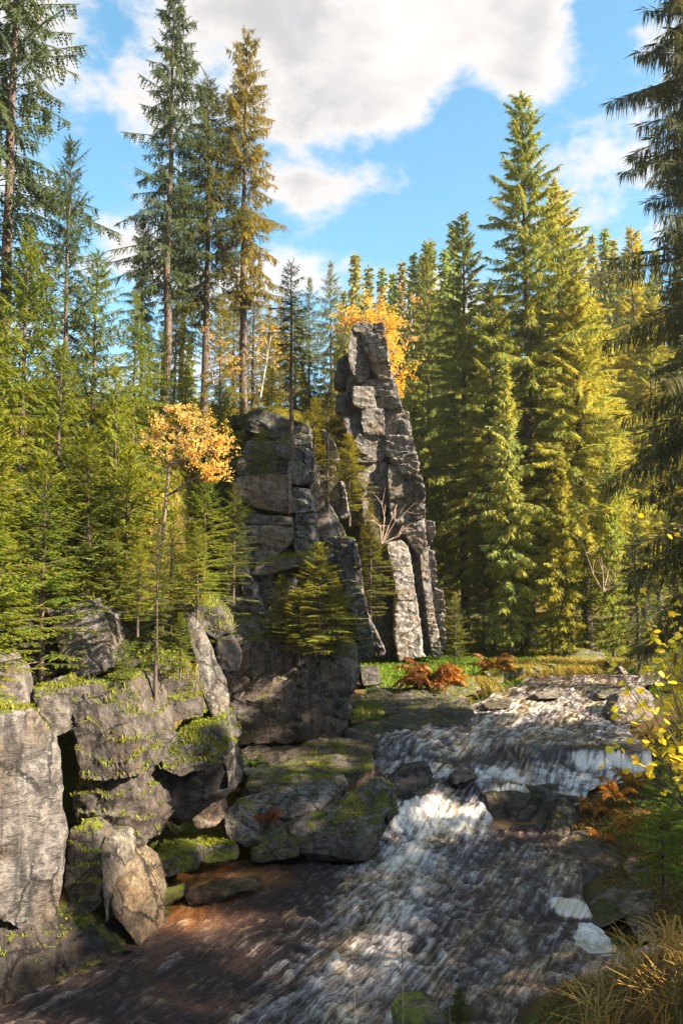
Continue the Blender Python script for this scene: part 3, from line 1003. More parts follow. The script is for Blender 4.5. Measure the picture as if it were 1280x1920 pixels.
# ---- foreground boulders on the left bank
FG = [
    ("boulder", "largest pale grey slab rock at the left edge, lit yellowish facet at its foot",
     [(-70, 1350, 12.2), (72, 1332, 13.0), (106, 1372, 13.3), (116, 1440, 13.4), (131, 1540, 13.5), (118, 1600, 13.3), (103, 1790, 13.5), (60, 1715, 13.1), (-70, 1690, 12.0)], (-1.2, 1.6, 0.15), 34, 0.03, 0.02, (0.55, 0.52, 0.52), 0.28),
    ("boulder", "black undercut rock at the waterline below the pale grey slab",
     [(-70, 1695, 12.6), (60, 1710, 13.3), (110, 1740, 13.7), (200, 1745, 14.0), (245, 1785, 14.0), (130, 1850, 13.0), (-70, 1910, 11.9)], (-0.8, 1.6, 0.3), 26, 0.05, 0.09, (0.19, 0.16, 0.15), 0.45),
    ("boulder", "rounded grey boulder cut by the left edge above the pale slab",
     [(-50, 1240, 14.6), (15, 1228, 14.8), (45, 1262, 14.8), (58, 1318, 14.6), (55, 1340, 14.4), (-50, 1370, 14.2)], (-0.5, 1.5, 0), 20, 0.04, 0.02, (0.50, 0.47, 0.47), 0.2),
    ("boulder", "lichen-topped block with a black left face beneath the spruce branches",
     [(82, 1145, 17.4), (165, 1128, 17.6), (200, 1158, 17.4), (212, 1215, 17.0), (208, 1268, 16.8), (142, 1275, 16.8), (105, 1200, 17.0)], (-0.1, 1.8, 0.1), 24, 0.04, 0.05, (0.53, 0.51, 0.50), 0.33),
    ("boulder", "black shaded rock wall left of the lichen-topped block",  # near-black tone puts the shade on the block's left face into colour
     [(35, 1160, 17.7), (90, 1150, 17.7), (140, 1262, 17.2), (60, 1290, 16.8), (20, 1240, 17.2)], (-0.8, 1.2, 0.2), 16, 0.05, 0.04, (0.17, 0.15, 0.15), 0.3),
    ("boulder", "small flat grey slab wedged between the pale slab and the layered block",
     [(58, 1312, 14.6), (136, 1290, 15.0), (132, 1372, 14.8), (105, 1385, 14.6)], (-0.3, 1.2, 0.15), 16, 0.05, 0.03, (0.45, 0.41, 0.38), 0.4),
    ("boulder", "dark layered block with a moss-covered right side",
     [(133, 1290, 15.2), (160, 1281, 15.4), (211, 1281, 15.4), (228, 1340, 15.2), (240, 1392, 15.0), (241, 1460, 14.8), (150, 1470, 14.7), (130, 1400, 15.0)], (0.55, 1.7, 0.1), 30, 0.035, 0.09, (0.32, 0.28, 0.26), 0.45),
    ("boulder", "dark rough block under the layered block, tapering to the water",
     [(125, 1478, 14.9), (240, 1456, 15.0), (262, 1500, 15.2), (297, 1530, 15.7), (275, 1585, 15.4), (255, 1610, 15.3), (190, 1590, 14.9), (128, 1560, 14.8)], (0.2, 1.8, 0.1), 26, 0.05, 0.09, (0.30, 0.26, 0.24), 0.42),
    ("boulder", "block with a thick moss cap beside the slim spruce stem",
     [(292, 1412, 16.2), (330, 1372, 16.8), (410, 1356, 16.9), (428, 1415, 16.6), (400, 1440, 16.4), (330, 1458, 16.0), (300, 1440, 16.0)], (0.1, 1.6, 0.15), 26, 0.045, 0.08, (0.35, 0.33, 0.32), 0.62),
    ("boulder", "black hollow rock under the moss-capped block",  # black tone paints in the shade of the hollow under the overhang
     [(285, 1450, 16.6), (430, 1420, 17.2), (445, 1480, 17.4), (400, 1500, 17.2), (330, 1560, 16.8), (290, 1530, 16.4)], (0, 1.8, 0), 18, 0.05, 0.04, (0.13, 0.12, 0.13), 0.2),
    ("boulder", "pale leaning slab standing on edge, crack running across it",
     [(343, 1135, 18.6), (362, 1128, 18.6), (385, 1190, 18.4), (425, 1280, 18.0), (450, 1478, 17.2), (434, 1486, 17.0), (412, 1390, 17.2), (372, 1270, 17.8)], (-0.6, 1.6, 0), 28, 0.025, 0.02, (0.53, 0.51, 0.49), 0.25),
    ("boulder", "dark ledge with moss between the slim spruce stem and the pale leaning slab",
     [(255, 1250, 17.0), (330, 1230, 17.6), (375, 1280, 17.4), (385, 1345, 17.0), (300, 1360, 16.6), (262, 1300, 16.8)], (0, 1.6, 0.2), 22, 0.06, 0.07, (0.30, 0.27, 0.26), 0.58),
    ("boulder", "small upright block standing beside the pale leaning slab",
     [(403, 1202, 18.9), (430, 1194, 19.0), (445, 1230, 18.8), (440, 1265, 18.6), (428, 1276, 18.6), (408, 1268, 18.7)], (0, 1.0, 0), 16, 0.05, 0.03, (0.28, 0.26, 0.25), 0.25),
    ("boulder", "mossy-topped stone above the small upright block",
     [(362, 1128, 19.2), (395, 1122, 19.4), (420, 1150, 19.2), (428, 1185, 19.0), (405, 1200, 18.9), (372, 1180, 18.9)], (0, 1.2, 0), 16, 0.06, 0.05, (0.35, 0.33, 0.32), 0.62),
    ("boulder", "slanted rock shard with ribbed face above the waterline, left of two thin shards",
     [(128, 1556, 14.3), (165, 1546, 14.4), (190, 1556, 14.5), (196, 1620, 14.3), (188, 1700, 14.2), (130, 1740, 13.9), (118, 1650, 14.0)], (0.2, 1.2, 0.05), 24, 0.05, 0.08, (0.37, 0.35, 0.32), 0.4),
    ("boulder", "thin pale pointed shard leaning at the waterline",
     [(188, 1576, 14.4), (216, 1566, 14.6), (224, 1610, 14.5), (196, 1735, 14.0)], (0.15, 0.7, 0), 18, 0.03, 0.02, (0.55, 0.50, 0.44), 0.2),
    ("boulder", "broad ochre shard with a cracked face at the waterline",
     [(222, 1610, 14.7), (248, 1618, 14.9), (270, 1695, 14.7), (262, 1782, 14.2), (204, 1718, 14.0)], (0.25, 0.9, 0), 20, 0.03, 0.02, (0.52, 0.41, 0.29), 0.3),
    ("boulder", "small mossy stone at the waterline right of the ochre shard",
     [(262, 1690, 15.3), (290, 1678, 15.6), (318, 1722, 15.5), (315, 1735, 15.2), (270, 1742, 15.0)], (0, 0.8, 0), 14, 0.05, 0.03, (0.37, 0.36, 0.35), 0.55),
    ("boulder", "dim rock wall behind the slim spruce stem",
     [(205, 1180, 18.6), (270, 1150, 19.0), (345, 1160, 19.2), (360, 1240, 18.6), (250, 1270, 18.2), (205, 1240, 18.2)], (0, 1.6, 0.3), 18, 0.07, 0.06, (0.28, 0.26, 0.25), 0.68),
    ("boulder", "small grey boulder on the mossy brow above the lichen-topped block",
     [(192, 1095, 20.0), (205, 1080, 20.2), (232, 1088, 20.1), (243, 1108, 19.9), (222, 1116, 19.7), (196, 1112, 19.8)], (0, 0.8, 0), 14, 0.06, 0.02, (0.37, 0.35, 0.34), 0.3),
    ("boulder", "low lichen-grey slab in the moss of the brow at left",
     [(118, 1098, 19.2), (150, 1094, 19.4), (190, 1118, 19.0), (185, 1128, 18.6), (130, 1124, 18.6)], (0, 1.0, 0), 14, 0.05, 0.02, (0.40, 0.40, 0.40), 0.48),
    # stones along the dark pool
    ("boulder", "brown angular stone leaning under the black overhang",
     [(352, 1540, 17.6), (378, 1512, 17.9), (412, 1502, 18.0), (420, 1530, 17.9), (405, 1552, 17.6), (370, 1556, 17.4)], (0, 0.9, -0.1), 16, 0.05, 0.03, (0.59, 0.49, 0.43), 0.2),
    ("boulder", "grey tilted stone beside the brown bracken tuft",
     [(420, 1524, 18.2), (440, 1512, 18.5), (484, 1545, 18.4), (486, 1582, 18.1), (460, 1590, 17.9), (420, 1565, 17.9)], (0.1, 0.8, 0), 16, 0.05, 0.04, (0.52, 0.48, 0.49), 0.35),
    ("boulder", "flat-topped stone with a pale corner at the pool edge",
     [(470, 1578, 18.3), (520, 1540, 18.9), (552, 1560, 18.6), (562, 1608, 17.9), (470, 1622, 17.8)], (0, 0.8, 0.05), 18, 0.05, 0.04, (0.52, 0.44, 0.36), 0.38),
    ("boulder", "low mossy stone in the shade at the back of the pool",
     [(368, 1590, 17.6), (410, 1575, 17.9), (440, 1580, 17.8), (445, 1615, 17.4), (375, 1622, 17.3)], (0, 0.9, 0), 14, 0.06, 0.03, (0.36, 0.36, 0.31), 0.6),
    ("boulder", "wet dark stone low in the pool under the rough block",
     [(290, 1600, 17.0), (340, 1585, 17.2), (370, 1600, 17.1), (372, 1630, 16.7), (300, 1650, 16.4)], (0, 0.9, 0), 14, 0.06, 0.03, (0.33, 0.31, 0.28), 0.5),
    ("boulder", "flat brown stone awash in the shallow pool",
     [(345, 1672, 15.9), (400, 1650, 16.4), (490, 1640, 16.8), (480, 1662, 16.3), (400, 1690, 15.8), (350, 1690, 15.7)], (0, 0.3, -0.35), 14, 0.03, 0.02, (0.62, 0.40, 0.25), 0.2),
    ("boulder", "grass-tufted wet stone standing in the brown shallows",
     [(300, 1668, 15.9), (345, 1655, 16.1), (348, 1678, 15.9), (305, 1700, 15.5)], (0, 0.4, -0.2), 12, 0.06, 0.02, (0.42, 0.40, 0.31), 0.65),
    ("rock_slab", "long mossy sloping slab in front of the black overhanging block",
     [(445, 1470, 20.2), (520, 1430, 22.2), (640, 1384, 25.0), (696, 1396, 24.4), (702, 1440, 21.6), (640, 1452, 20.8), (450, 1492, 19.6)], (0, 0.5, -1.0), 26, 0.03, 0.03, (0.44, 0.39, 0.31), 0.30),
    ("rock_slab", "wet flat slab with a bluish sheen beside the bracken tuft",
     [(440, 1498, 19.3), (560, 1465, 20.3), (645, 1450, 20.7), (655, 1470, 20.2), (600, 1515, 19.2), (540, 1530, 18.9), (445, 1515, 18.9)], (0, 0.5, -0.8), 24, 0.025, 0.02, (0.52, 0.47, 0.45), 0.2),
    ("rock_slab", "big wet slab jutting into the white water",
     [(535, 1550, 18.7), (640, 1500, 19.6), (705, 1458, 20.4), (738, 1470, 20.2), (716, 1530, 18.9), (710, 1580, 18.2), (690, 1616, 17.9), (575, 1616, 17.9)], (0.1, 0.9, -0.35), 30, 0.04, 0.06, (0.47, 0.41, 0.39), 0.33),
    ("rock_slab", "narrow black block on the tip of the jutting slab",
     [(722, 1466, 20.2), (742, 1476, 20.3), (748, 1525, 19.6), (726, 1550, 19.2), (716, 1520, 19.2)], (0, 0.6, -0.1), 14, 0.05, 0.04, (0.29, 0.25, 0.21), 0.45),
    ("rock_slab", "dark flat ledge at the foot of the black overhanging block, left of two",
     [(432, 1408, 23.4), (500, 1392, 24.4), (570, 1398, 24.2), (605, 1420, 22.8), (560, 1440, 21.8), (470, 1456, 21.2), (435, 1440, 21.8)], (0, 0.4, -0.9), 26, 0.05, 0.07, (0.39, 0.37, 0.35), 0.15),
    ("rock_slab", "dark flat ledge at the foot of the black overhanging block, right of two",
     [(560, 1392, 24.6), (620, 1380, 25.2), (700, 1378, 25.2), (712, 1402, 24.0), (640, 1430, 22.4), (585, 1424, 22.6)], (0, 0.4, -0.9), 26, 0.05, 0.07, (0.43, 0.41, 0.39), 0.12),
    ("boulder", "small angular stone on the dark ledges below the black block",
     [(600, 1428, 22.2), (625, 1414, 22.6), (650, 1420, 22.4), (648, 1440, 21.8), (608, 1446, 21.6)], (0, 0.5, -0.1), 12, 0.06, 0.03, (0.50, 0.48, 0.47), 0.3),
    ("boulder", "black rounded rock with water pouring off it in the cascade",
     [(728, 1462, 21.3), (760, 1440, 21.7), (802, 1432, 21.8), (814, 1458, 21.5), (808, 1490, 21.0), (745, 1500, 20.8)], (0, 0.9, -0.1), 18, 0.07, 0.05, (0.26, 0.23, 0.24), 0.1),
    # ledges left of the upper rapids
    ("rock_slab", "flat mossy ledge reaching into the rapids, lower of two",
     [(645, 1372, 25.2), (700, 1345, 27.2), (800, 1328, 28.6), (895, 1320, 29.4), (900, 1332, 28.6), (880, 1356, 26.9), (760, 1378, 25.4), (650, 1394, 24.6)], (0, 0.5, -0.8), 30, 0.05, 0.09, (0.42, 0.38, 0.36), 0.26),
    ("rock_slab", "flat grey ledge above the lower mossy ledge, below the bracken",
     [(658, 1306, 30.5), (700, 1290, 32.2), (786, 1286, 32.6), (795, 1300, 31.4), (880, 1308, 30.4), (860, 1325, 29.2), (700, 1340, 27.8), (655, 1330, 28.6)], (0, 0.4, -0.8), 30, 0.05, 0.08, (0.49, 0.46, 0.43), 0.26),
    ("boulder", "moss-green hump at the foot of the black overhanging block",
     [(650, 1335, 27.2), (690, 1318, 28.2), (722, 1330, 27.8), (715, 1350, 26.8), (655, 1358, 26.6)], (0, 0.7, -0.3), 14, 0.05, 0.02, (0.42, 0.40, 0.36), 0.85),
    ("boulder", "grey stone at the meadow's edge beside the small dark cube",
     [(662, 1255, 36), (690, 1250, 36.5), (712, 1272, 35.5), (708, 1290, 34), (668, 1285, 34)], (0, 1.0, -0.1), 14, 0.06, 0.03, (0.56, 0.53, 0.50), 0.25),
    ("boulder", "small dark cube-shaped stone on the meadow's edge",
     [(676, 1255, 35.0), (708, 1252, 35.2), (716, 1282, 34.3), (680, 1288, 33.8)], (0, 1.0, 0), 12, 0.05, 0.02, (0.31, 0.29, 0.28), 0.2),
    ("boulder", "pale stone in front of the bracken clump at the rapids",
     [(812, 1302, 31.0), (850, 1282, 32.4), (880, 1270, 33.2), (905, 1292, 32.2), (890, 1302, 31.0), (830, 1312, 30.4)], (0, 0.8, -0.2), 16, 0.05, 0.03, (0.59, 0.56, 0.53), 0.42),
    ("boulder", "grey boulder on the grassy bank where the stream bends",
     [(1068, 1230, 42.5), (1095, 1216, 43.5), (1130, 1220, 43.5), (1140, 1245, 42), (1085, 1250, 41)], (0, 1.6, -0.2), 16, 0.06, 0.03, (0.47, 0.44, 0.43), 0.45),
    # right bank
    ("rock_slab", "black dripping ledge under the cascade, moss along its top",
     [(905, 1490, 21.3), (960, 1478, 21.7), (1060, 1468, 22.3), (1100, 1470, 22.4), (1085, 1500, 21.5), (1005, 1548, 20.9), (985, 1545, 20.95), (905, 1538, 21.0)], (0, 0.8, -0.1), 24, 0.04, 0.05, (0.50, 0.46, 0.42), 0.30),
    ("boulder", "steep moss-draped stone right of the dripping ledge",
     [(1008, 1575, 20.0), (1050, 1500, 21.2), (1075, 1512, 21.0), (1092, 1550, 20.4), (1060, 1592, 19.6), (1015, 1595, 19.5)], (0.3, 0.9, 0), 18, 0.07, 0.04, (1.03, 0.97, 0.88), 0.41),
    ("boulder", "big dark rounded boulder with a mossy pale top at the right bank",
     [(1050, 1620, 18.3), (1085, 1588, 18.8), (1140, 1582, 18.9), (1172, 1600, 18.6), (1168, 1650, 17.9), (1105, 1678, 17.4), (1052, 1655, 17.6)], (0.1, 1.0, 0.05), 22, 0.05, 0.04, (0.90, 0.77, 0.68), 0.25),
    ("boulder", "grey stone in the brown leaves behind the big dark boulder",
     [(1085, 1560, 20.0), (1110, 1540, 20.4), (1150, 1545, 20.3), (1155, 1570, 19.9), (1100, 1585, 19.6)], (0.1, 0.8, 0), 14, 0.06, 0.03, (1.09, 1.00, 0.99), 0.21),
    ("boulder", "small pale stone at the foot of the moss-draped stone",
     [(1030, 1595, 19.3), (1058, 1590, 19.5), (1062, 1605, 19.2), (1035, 1612, 18.9)], (0, 0.4, 0), 10, 0.06, 0.02, (1.32, 1.27, 1.20), 0.12),
    ("boulder", "stone just under the surface in the right half of the pool",
     [(955, 1640, 18.2), (985, 1612, 19.0), (1035, 1610, 19.1), (1062, 1632, 18.5), (1040, 1646, 18.0)], (0, 0.4, -0.2), 14, 0.06, 0.03, (0.68, 0.59, 0.61), 0.06),
    ("boulder", "moss-backed slanting stone between the two patches of foam",
     [(1060, 1732, 15.4), (1110, 1690, 16.3), (1170, 1655, 17.0), (1232, 1656, 16.8), (1222, 1690, 16.0), (1165, 1725, 15.2), (1090, 1752, 14.9)], (0.1, 0.7, -0.2), 20, 0.05, 0.04, (1.09, 1.00, 0.88), 0.35),
    ("boulder", "brown-grey boulder behind the straw grass at the right edge",
     [(1175, 1735, 15.0), (1205, 1705, 15.5), (1260, 1698, 15.6), (1310, 1715, 15.3), (1310, 1770, 14.6), (1200, 1768, 14.4)], (0.1, 0.9, 0), 18, 0.05, 0.03, (1.22, 1.04, 0.85), 0.21),
    ("boulder", "flat-topped stone half covered by straw grass at lower right",
     [(1205, 1825, 11.8), (1240, 1805, 12.1), (1290, 1810, 12.0), (1290, 1850, 11.6), (1220, 1850, 11.5)], (0.1, 0.7, 0), 14, 0.05, 0.03, (1.32, 1.17, 1.04), 0.15),
    ("boulder", "small black stone in the water below the white foam pillow",
     [(1073, 1810, 14.0), (1088, 1796, 14.2), (1110, 1798, 14.2), (1115, 1822, 13.9), (1100, 1832, 13.6), (1078, 1828, 13.7)], (0, 0.35, 0), 12, 0.07, 0.02, (0.49, 0.46, 0.42), 0.27),
    ("boulder", "grey stone at the water's edge right of the big dark boulder",
     [(1180, 1645, 17.2), (1195, 1618, 17.8), (1235, 1620, 17.7), (1240, 1650, 17.1), (1195, 1665, 16.9)], (0.1, 0.7, 0), 12, 0.06, 0.03, (1.22, 1.09, 1.04), 0.24),
    ("boulder", "dark upright boulder in the rapids under the yellow leaves",
     [(1143, 1345, 27.2), (1160, 1305, 28.4), (1200, 1290, 28.8), (1230, 1305, 28.4), (1228, 1350, 27.4), (1150, 1362, 26.8)], (0.1, 1.2, 0), 18, 0.06, 0.04, (0.78, 0.70, 0.68), 0.18),
    ("boulder", "low wet stone in the middle of the upper rapids",
     [(1000, 1300, 31.6), (1030, 1292, 32.4), (1062, 1296, 32.4), (1050, 1308, 31.2), (1010, 1310, 31.0)], (0, 0.6, -0.2), 12, 0.06, 0.03, (0.81, 0.74, 0.70), 0.12),
    ("boulder", "dark stone at the left side of the upper rapids below the pale stone",
     [(905, 1318, 29.6), (930, 1308, 30.4), (962, 1312, 30.2), (955, 1326, 29.0), (915, 1330, 28.8)], (0, 0.6, -0.2), 12, 0.06, 0.03, (0.81, 0.74, 0.70), 0.21),
    ("boulder", "wet stone splitting the foam above the cascade's middle",
     [(840, 1452, 22.0), (862, 1438, 22.4), (890, 1442, 22.3), (895, 1460, 21.8), (850, 1470, 21.5)], (0, 0.5, -0.2), 12, 0.07, 0.03, (0.74, 0.68, 0.65), 0.06),
    ("boulder", "low dark stone breaking the water upstream of the upright boulder",
     [(1118, 1300, 32.0), (1140, 1292, 32.8), (1165, 1294, 32.8), (1160, 1308, 31.4), (1125, 1310, 31.2)], (0, 0.6, -0.1), 12, 0.06, 0.02, (0.73, 0.68, 0.61), 0.24),
]
for nm, lab, fr, bk, n_, am, st, tn, ms in FG:
    rock(fr, bk, n_, am, st, tn, ms, None, nm, label=lab, cat="slab" if nm == "rock_slab" else "boulder")

# row of bank stones along the meadow edge, left to right
row = [(925, 1272, 0.55), (945, 1268, 0.5), (962, 1266, 0.6), (985, 1262, 0.55), (1005, 1260, 0.5), (1030, 1256, 0.45), (1050, 1254, 0.5), (1150, 1252, 0.6), (1165, 1262, 0.5)]
ords = ["first", "second", "third", "fourth", "fifth", "sixth", "seventh", "eighth", "ninth", "tenth", "eleventh", "twelfth", "thirteenth", "fourteenth", "fifteenth",
        "sixteenth", "seventeenth", "eighteenth", "nineteenth", "twentieth"]
rs = random.Random(5)
for i, (px, py, s_) in enumerate(row):
    c = Pz(px, py, 1.95)
    pts = [c + np.array((rs.uniform(-1, 1) * s_, rs.uniform(-.8, .8) * s_, rs.uniform(-.45, .7) * s_)) for _ in range(11)]
    _seed[0] += 1
    me, cc = rock_mesh(pts, 12, 0.05, 0.02, 24, _seed[0])
    o = link("bank_stone", me, None, cc, (0.65, 0.62, 0.6, 0.55))
    tag(o, "dark mossy bank stone along the meadow's water edge, %s from the bracken end" % ords[i], "stone", "bank stones along the meadow")

# ------------------------------------------------------------------ spruces
def kites(mb, base, dirs, lens, widths, rng, a, bend=0.25):
    """slender drooping twig: a bent kite of two quads"""
    n = len(base)
    rv = rng.normal(size=(n, 3))
    wv = unit(np.cross(dirs, rv))
    mid = base + dirs * (lens * 0.45)[:, None]
    d2 = unit(dirs + np.array((0, 0, -bend)))
    tip = mid + d2 * (lens * 0.55)[:, None]
    hw = (widths * 0.5)[:, None]
    V = np.stack((base, mid - wv * hw, mid + wv * hw, tip), 1).reshape(-1, 3)
    i = np.arange(n) * 4
    T = np.concatenate((np.stack((i, i + 1, i + 2), 1), np.stack((i + 1, i + 3, i + 2), 1)))
    aa = np.repeat(a, 4)
    mb.add(V, T=T, a=aa)


def sprays(mb, base, dirs, lens, nwidth, rng, a, up, needles=7):
    """needled twig: pairs of thin triangles like a comb along the twig, plus a thin core"""
    n = len(base)
    side = unit(np.cross(dirs, up))
    nor = unit(np.cross(side, dirs))
    for k_ in range(needles):
        t_ = (k_ + 0.3) / needles
        for sg in (-1, 1):
            jit = rng.uniform(0.75, 1.25, n)
            p0 = base + dirs * (lens * t_)[:, None]
            nl = nwidth * (1.05 - 0.55 * t_) * jit
            dv = unit(dirs * 0.75 + sg * side * 0.8 + nor * rng.uniform(-0.35, 0.35, n)[:, None])
            tip = p0 + dv * nl[:, None]
            p1 = p0 + dirs * (lens * 0.62 / needles)[:, None]
            V = np.stack((p0, p1, tip), 1).reshape(-1, 3)
            i = np.arange(n) * 3
            mb.add(V, T=np.stack((i, i + 1, i + 2), 1), a=np.repeat(np.clip(a + 0.35 * (t_ - 0.4), 0, 1), 3))
    kites(mb, base, dirs, lens * 1.08, np.full(n, 0.018) + lens * 0.03, rng, np.clip(a + 0.1, 0, 1), 0.05)


def spruce(seed, H, Rad, bare=0.15, whorl=0.33, per=5, dens=14, tw=0.5, tww=0.11, droop=0.35, hang=0.8, lod=0, shape=0.8, sparse=0.0, trunk_r=None, lean=0.0, tip_up=0.25, deadlow=True,
           ang0=0.1, side_sub=False):
    rng = np.random.RandomState(seed)
    tr, fo = MB(), MB()
    rb = trunk_r or H * 0.0085 + 0.03
    zs = np.linspace(0, H, 14)
    wob = np.cumsum(rng.normal(size=(14, 2)) * H * 0.0015, axis=0)
    axis = np.stack((wob[:, 0] + lean * zs, wob[:, 1], zs), 1)
    axis[0, 2] = -0.8
    tube(tr, axis, rb * np.clip(1.02 - zs / H, 0.03, 1) ** 0.85, 7)

    def ax(z):
        return np.array((np.interp(z, zs, axis[:, 0]), np.interp(z, zs, axis[:, 1]), z))
    z = bare * H
    S = np.array((0, 0.25, 0.5, 0.75, 1.0))
    # bare dead stubs below the crown
    if deadlow:
        zz = 0.06 * H
        while zz < bare * H:
            a_ = rng.uniform(0, 6.28)
            L = Rad * rng.uniform(0.15, 0.5)
            d = np.array((math.cos(a_), math.sin(a_), rng.uniform(-0.35, 0.1)))
            p0 = ax(zz)
            tube(tr, [p0, p0 + d * L * 0.5, p0 + d * L + np.array((0, 0, -0.1 * L))], [0.012 * H ** 0.3, 0.008 * H ** 0.3, 0.003], 3)
            zz += whorl * rng.uniform(0.5, 1.6)
    while z < H * 0.99:
        t_ = (z - bare * H) / (H * (1 - bare))
        prof = (1 - t_) ** shape * min(1.0, 0.45 + t_ * 2.6)
        nb = per if rng.rand() > 0.3 else per - 1
        a0 = rng.uniform(0, 6.28)
        for b in range(nb):
            if rng.rand() < sparse * (1 - 0.5 * t_):
                continue
            L = Rad * prof * rng.uniform(0.45, 1.25) + 0.06 * min(1, H / 10)
            an = a0 + b * 6.283 / nb + rng.uniform(-0.35, 0.35)
            L *= float(np.clip(1 + 1.25 * pn(np.array([[math.cos(an) * 1.1 + seed, math.sin(an) * 1.1, z / H * 10]]))[0], 0.35, 1.6))
            hd = np.array((math.cos(an), math.sin(an), 0))
            el = ang0 + 0.75 * t_ ** 2.2 - 0.25 * (1 - t_) * (droop > 0.2) + rng.uniform(-0.12, 0.12)
            dr = droop * (1 - 0.75 * t_)
            p0 = ax(z + rng.uniform(-0.4, 0.4) * whorl)

            def curve(s):
                s = np.asarray(s)[:, None]
                return p0 + hd * (L * math.cos(el) * s) + np.array((0, 0, 1)) * L * (math.sin(el) * s - dr * s ** 2 + tip_up * dr * 1.3 * s ** 4)
            pts = curve(S)
            br = (0.006 + 0.009 * L) * (1 if lod == 0 else 0.75)
            tube(tr, pts[:4] if lod == 0 else pts, np.linspace(br, br * 0.3, 4 if lod == 0 else 5), 3)
            sv = np.array((-hd[1], hd[0], 0))
            n = max(4, int(L * dens * rng.uniform(0.7, 1.15)))
            s = rng.uniform(0.12, 1.0, n) ** 0.8
            sgn = rng.choice((-1, 1), n)
            q0 = curve(s)
            tl = tw * rng.uniform(0.55, 1.25, n) * np.interp(s, [0, 0.3, 1], [0.6, 1.0, 0.55]) * (0.28 + 0.72 * min(1, L / (0.6 * Rad + 0.01)))
            if hang > 0.5:
                d = sv * (sgn * rng.uniform(0.15, 0.75, n))[:, None] + hd * rng.uniform(-0.05, 0.5, n)[:, None] + np.array((0, 0, -1)) * (hang * rng.uniform(0.4, 1.2, n))[:, None]
            else:
                d = sv * (sgn * rng.uniform(0.5, 1.0, n))[:, None] + hd * rng.uniform(0.45, 0.9, n)[:, None] + np.array((0, 0, -1)) * (hang * rng.uniform(0.2, 1.2, n))[:, None]
            d = unit(d)
            av = np.clip(rng.beta(2, 2.4, n) * 0.75 + 0.22 * s, 0, 1)
            if lod == 0:
                kites(fo, q0, d, tl, tww * rng.uniform(0.6, 1.4, n), rng, av)
                # foliage clothing the branch itself
                m = max(3, int(L * dens * 0.35))
                s2 = rng.uniform(0.2, 1.0, m)
                dd = unit(hd * 1.0 + sv * rng.uniform(-0.5, 0.5, m)[:, None] + np.array((0, 0, 1)) * rng.uniform(-0.35, 0.3, m)[:, None])
                kites(fo, curve(s2), dd, tw * 0.6 * rng.uniform(0.5, 1.1, m), tww * 1.1 * np.ones(m), rng, rng.beta(2, 2, m))
            else:
                upv = np.tile(np.array((0, 0, 1.0)) + 0.15 * hd, (n, 1))
                sprays(fo, q0, d, tl, tww, rng, av, upv, lod)
                m = max(3, int(L * 9))
                s2 = np.linspace(0.3, 1.0, m)
                dd = unit(np.tile(hd + np.array((0, 0, math.sin(el) - 2 * dr * 0.7)), (m, 1)))
                sprays(fo, curve(s2), dd, np.full(m, 0.16), tww, rng, np.full(m, 0.6), np.tile(np.array((0, 0, 1.0)), (m, 1)), lod)
        z += whorl * rng.uniform(0.75, 1.25) * (1 - 0.45 * t_)
    # leader
    n = 14
    p0 = np.array([ax(H * (0.965 + 0.035 * i / n)) for i in range(n)])
    d = unit(rng.normal(size=(n, 3)) * 0.6 + np.array((0, 0, 0.8)))
    kites(fo, p0, d, np.full(n, tw * 0.5), np.full(n, tww * 0.6), rng, np.full(n, 0.7))
    return tr.mesh("trunk", M_BARK, True), fo.mesh("crown", M_NEEDLE, False)


def tree(meshes, loc, label, color, scale=1.0, rot=0.0, sx=1.0, group=None, name="spruce_tree", cat="tree", tilt=(0, 0)):
    e = empty(name, tuple(loc))
    e.scale = (scale * sx, scale * sx, scale)
    e.rotation_euler = (tilt[0], tilt[1], rot)
    o = bpy.data.objects.new("trunk", meshes[0])
    COL.objects.link(o)
    o.parent = e
    c = bpy.data.objects.new("crown", meshes[1])
    COL.objects.link(c)
    c.parent = e
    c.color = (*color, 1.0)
    tag(e, label, cat, group)
    return e


def gz(x, y):
    return float(ground_z(np.array([x]), np.array([y]))[0])


def stand(meshes, H, px, d, top_py, label, color, rot=0.0, sx=1.0, group=None, base=None, **kw):
    """a tree whose stem is at column px and whose tip is at row top_py, d metres off"""
    top = P(px, top_py, d)
    b = gz(top[0], d) if base is None else base
    s = (top[2] - b) / H
    return tree(meshes, (top[0], d, b - 0.05), label, color, s, rot, sx / s if sx < 0 else sx, group, **kw)


GREEN = (0.155, 0.185, 0.022)
BRIGHT = (0.20, 0.225, 0.022)
OLIVE = (0.18, 0.175, 0.032)
GOLD = (0.26, 0.225, 0.038)
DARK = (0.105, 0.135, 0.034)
BLUE = (0.070, 0.100, 0.062)  # bluish tint puts the sky fringe round the tops into the needle colour

S_SPARSE = [spruce(11 + i, 24, 2.6, bare=0.28, whorl=0.38, per=5, dens=25, tw=0.66, tww=0.10, droop=0.38, hang=0.85, sparse=0.20, shape=0.5, lod=4) for i in range(2)]
S_TALL = [spruce(21 + i, 36, 4.8, bare=0.13, whorl=0.42, per=5, dens=62, tw=0.70, tww=0.052, droop=0.42, hang=0.9, sparse=0.20, shape=0.66) for i in range(3)]
S_MID = [spruce(31 + i, 12, 2.6, bare=0.05, whorl=0.27, per=5, dens=20, tw=0.44, tww=0.075, droop=0.28, hang=0.6, sparse=0.05, shape=0.72, lod=4) for i in range(3)]
S_CURT = [spruce(41, 32, 4.2, bare=0.08, whorl=0.34, per=6, dens=52, tw=0.95, tww=0.036, droop=0.48, hang=1.5, sparse=0.30, shape=0.55)]
S_YOUNG = [spruce(51 + i, 5.0, 1.5, bare=0.04, whorl=0.17, per=6, dens=25, tw=0.32, tww=0.055, droop=0.12, hang=0.28, lod=5, shape=0.8, ang0=0.10, deadlow=False) for i in range(3)]
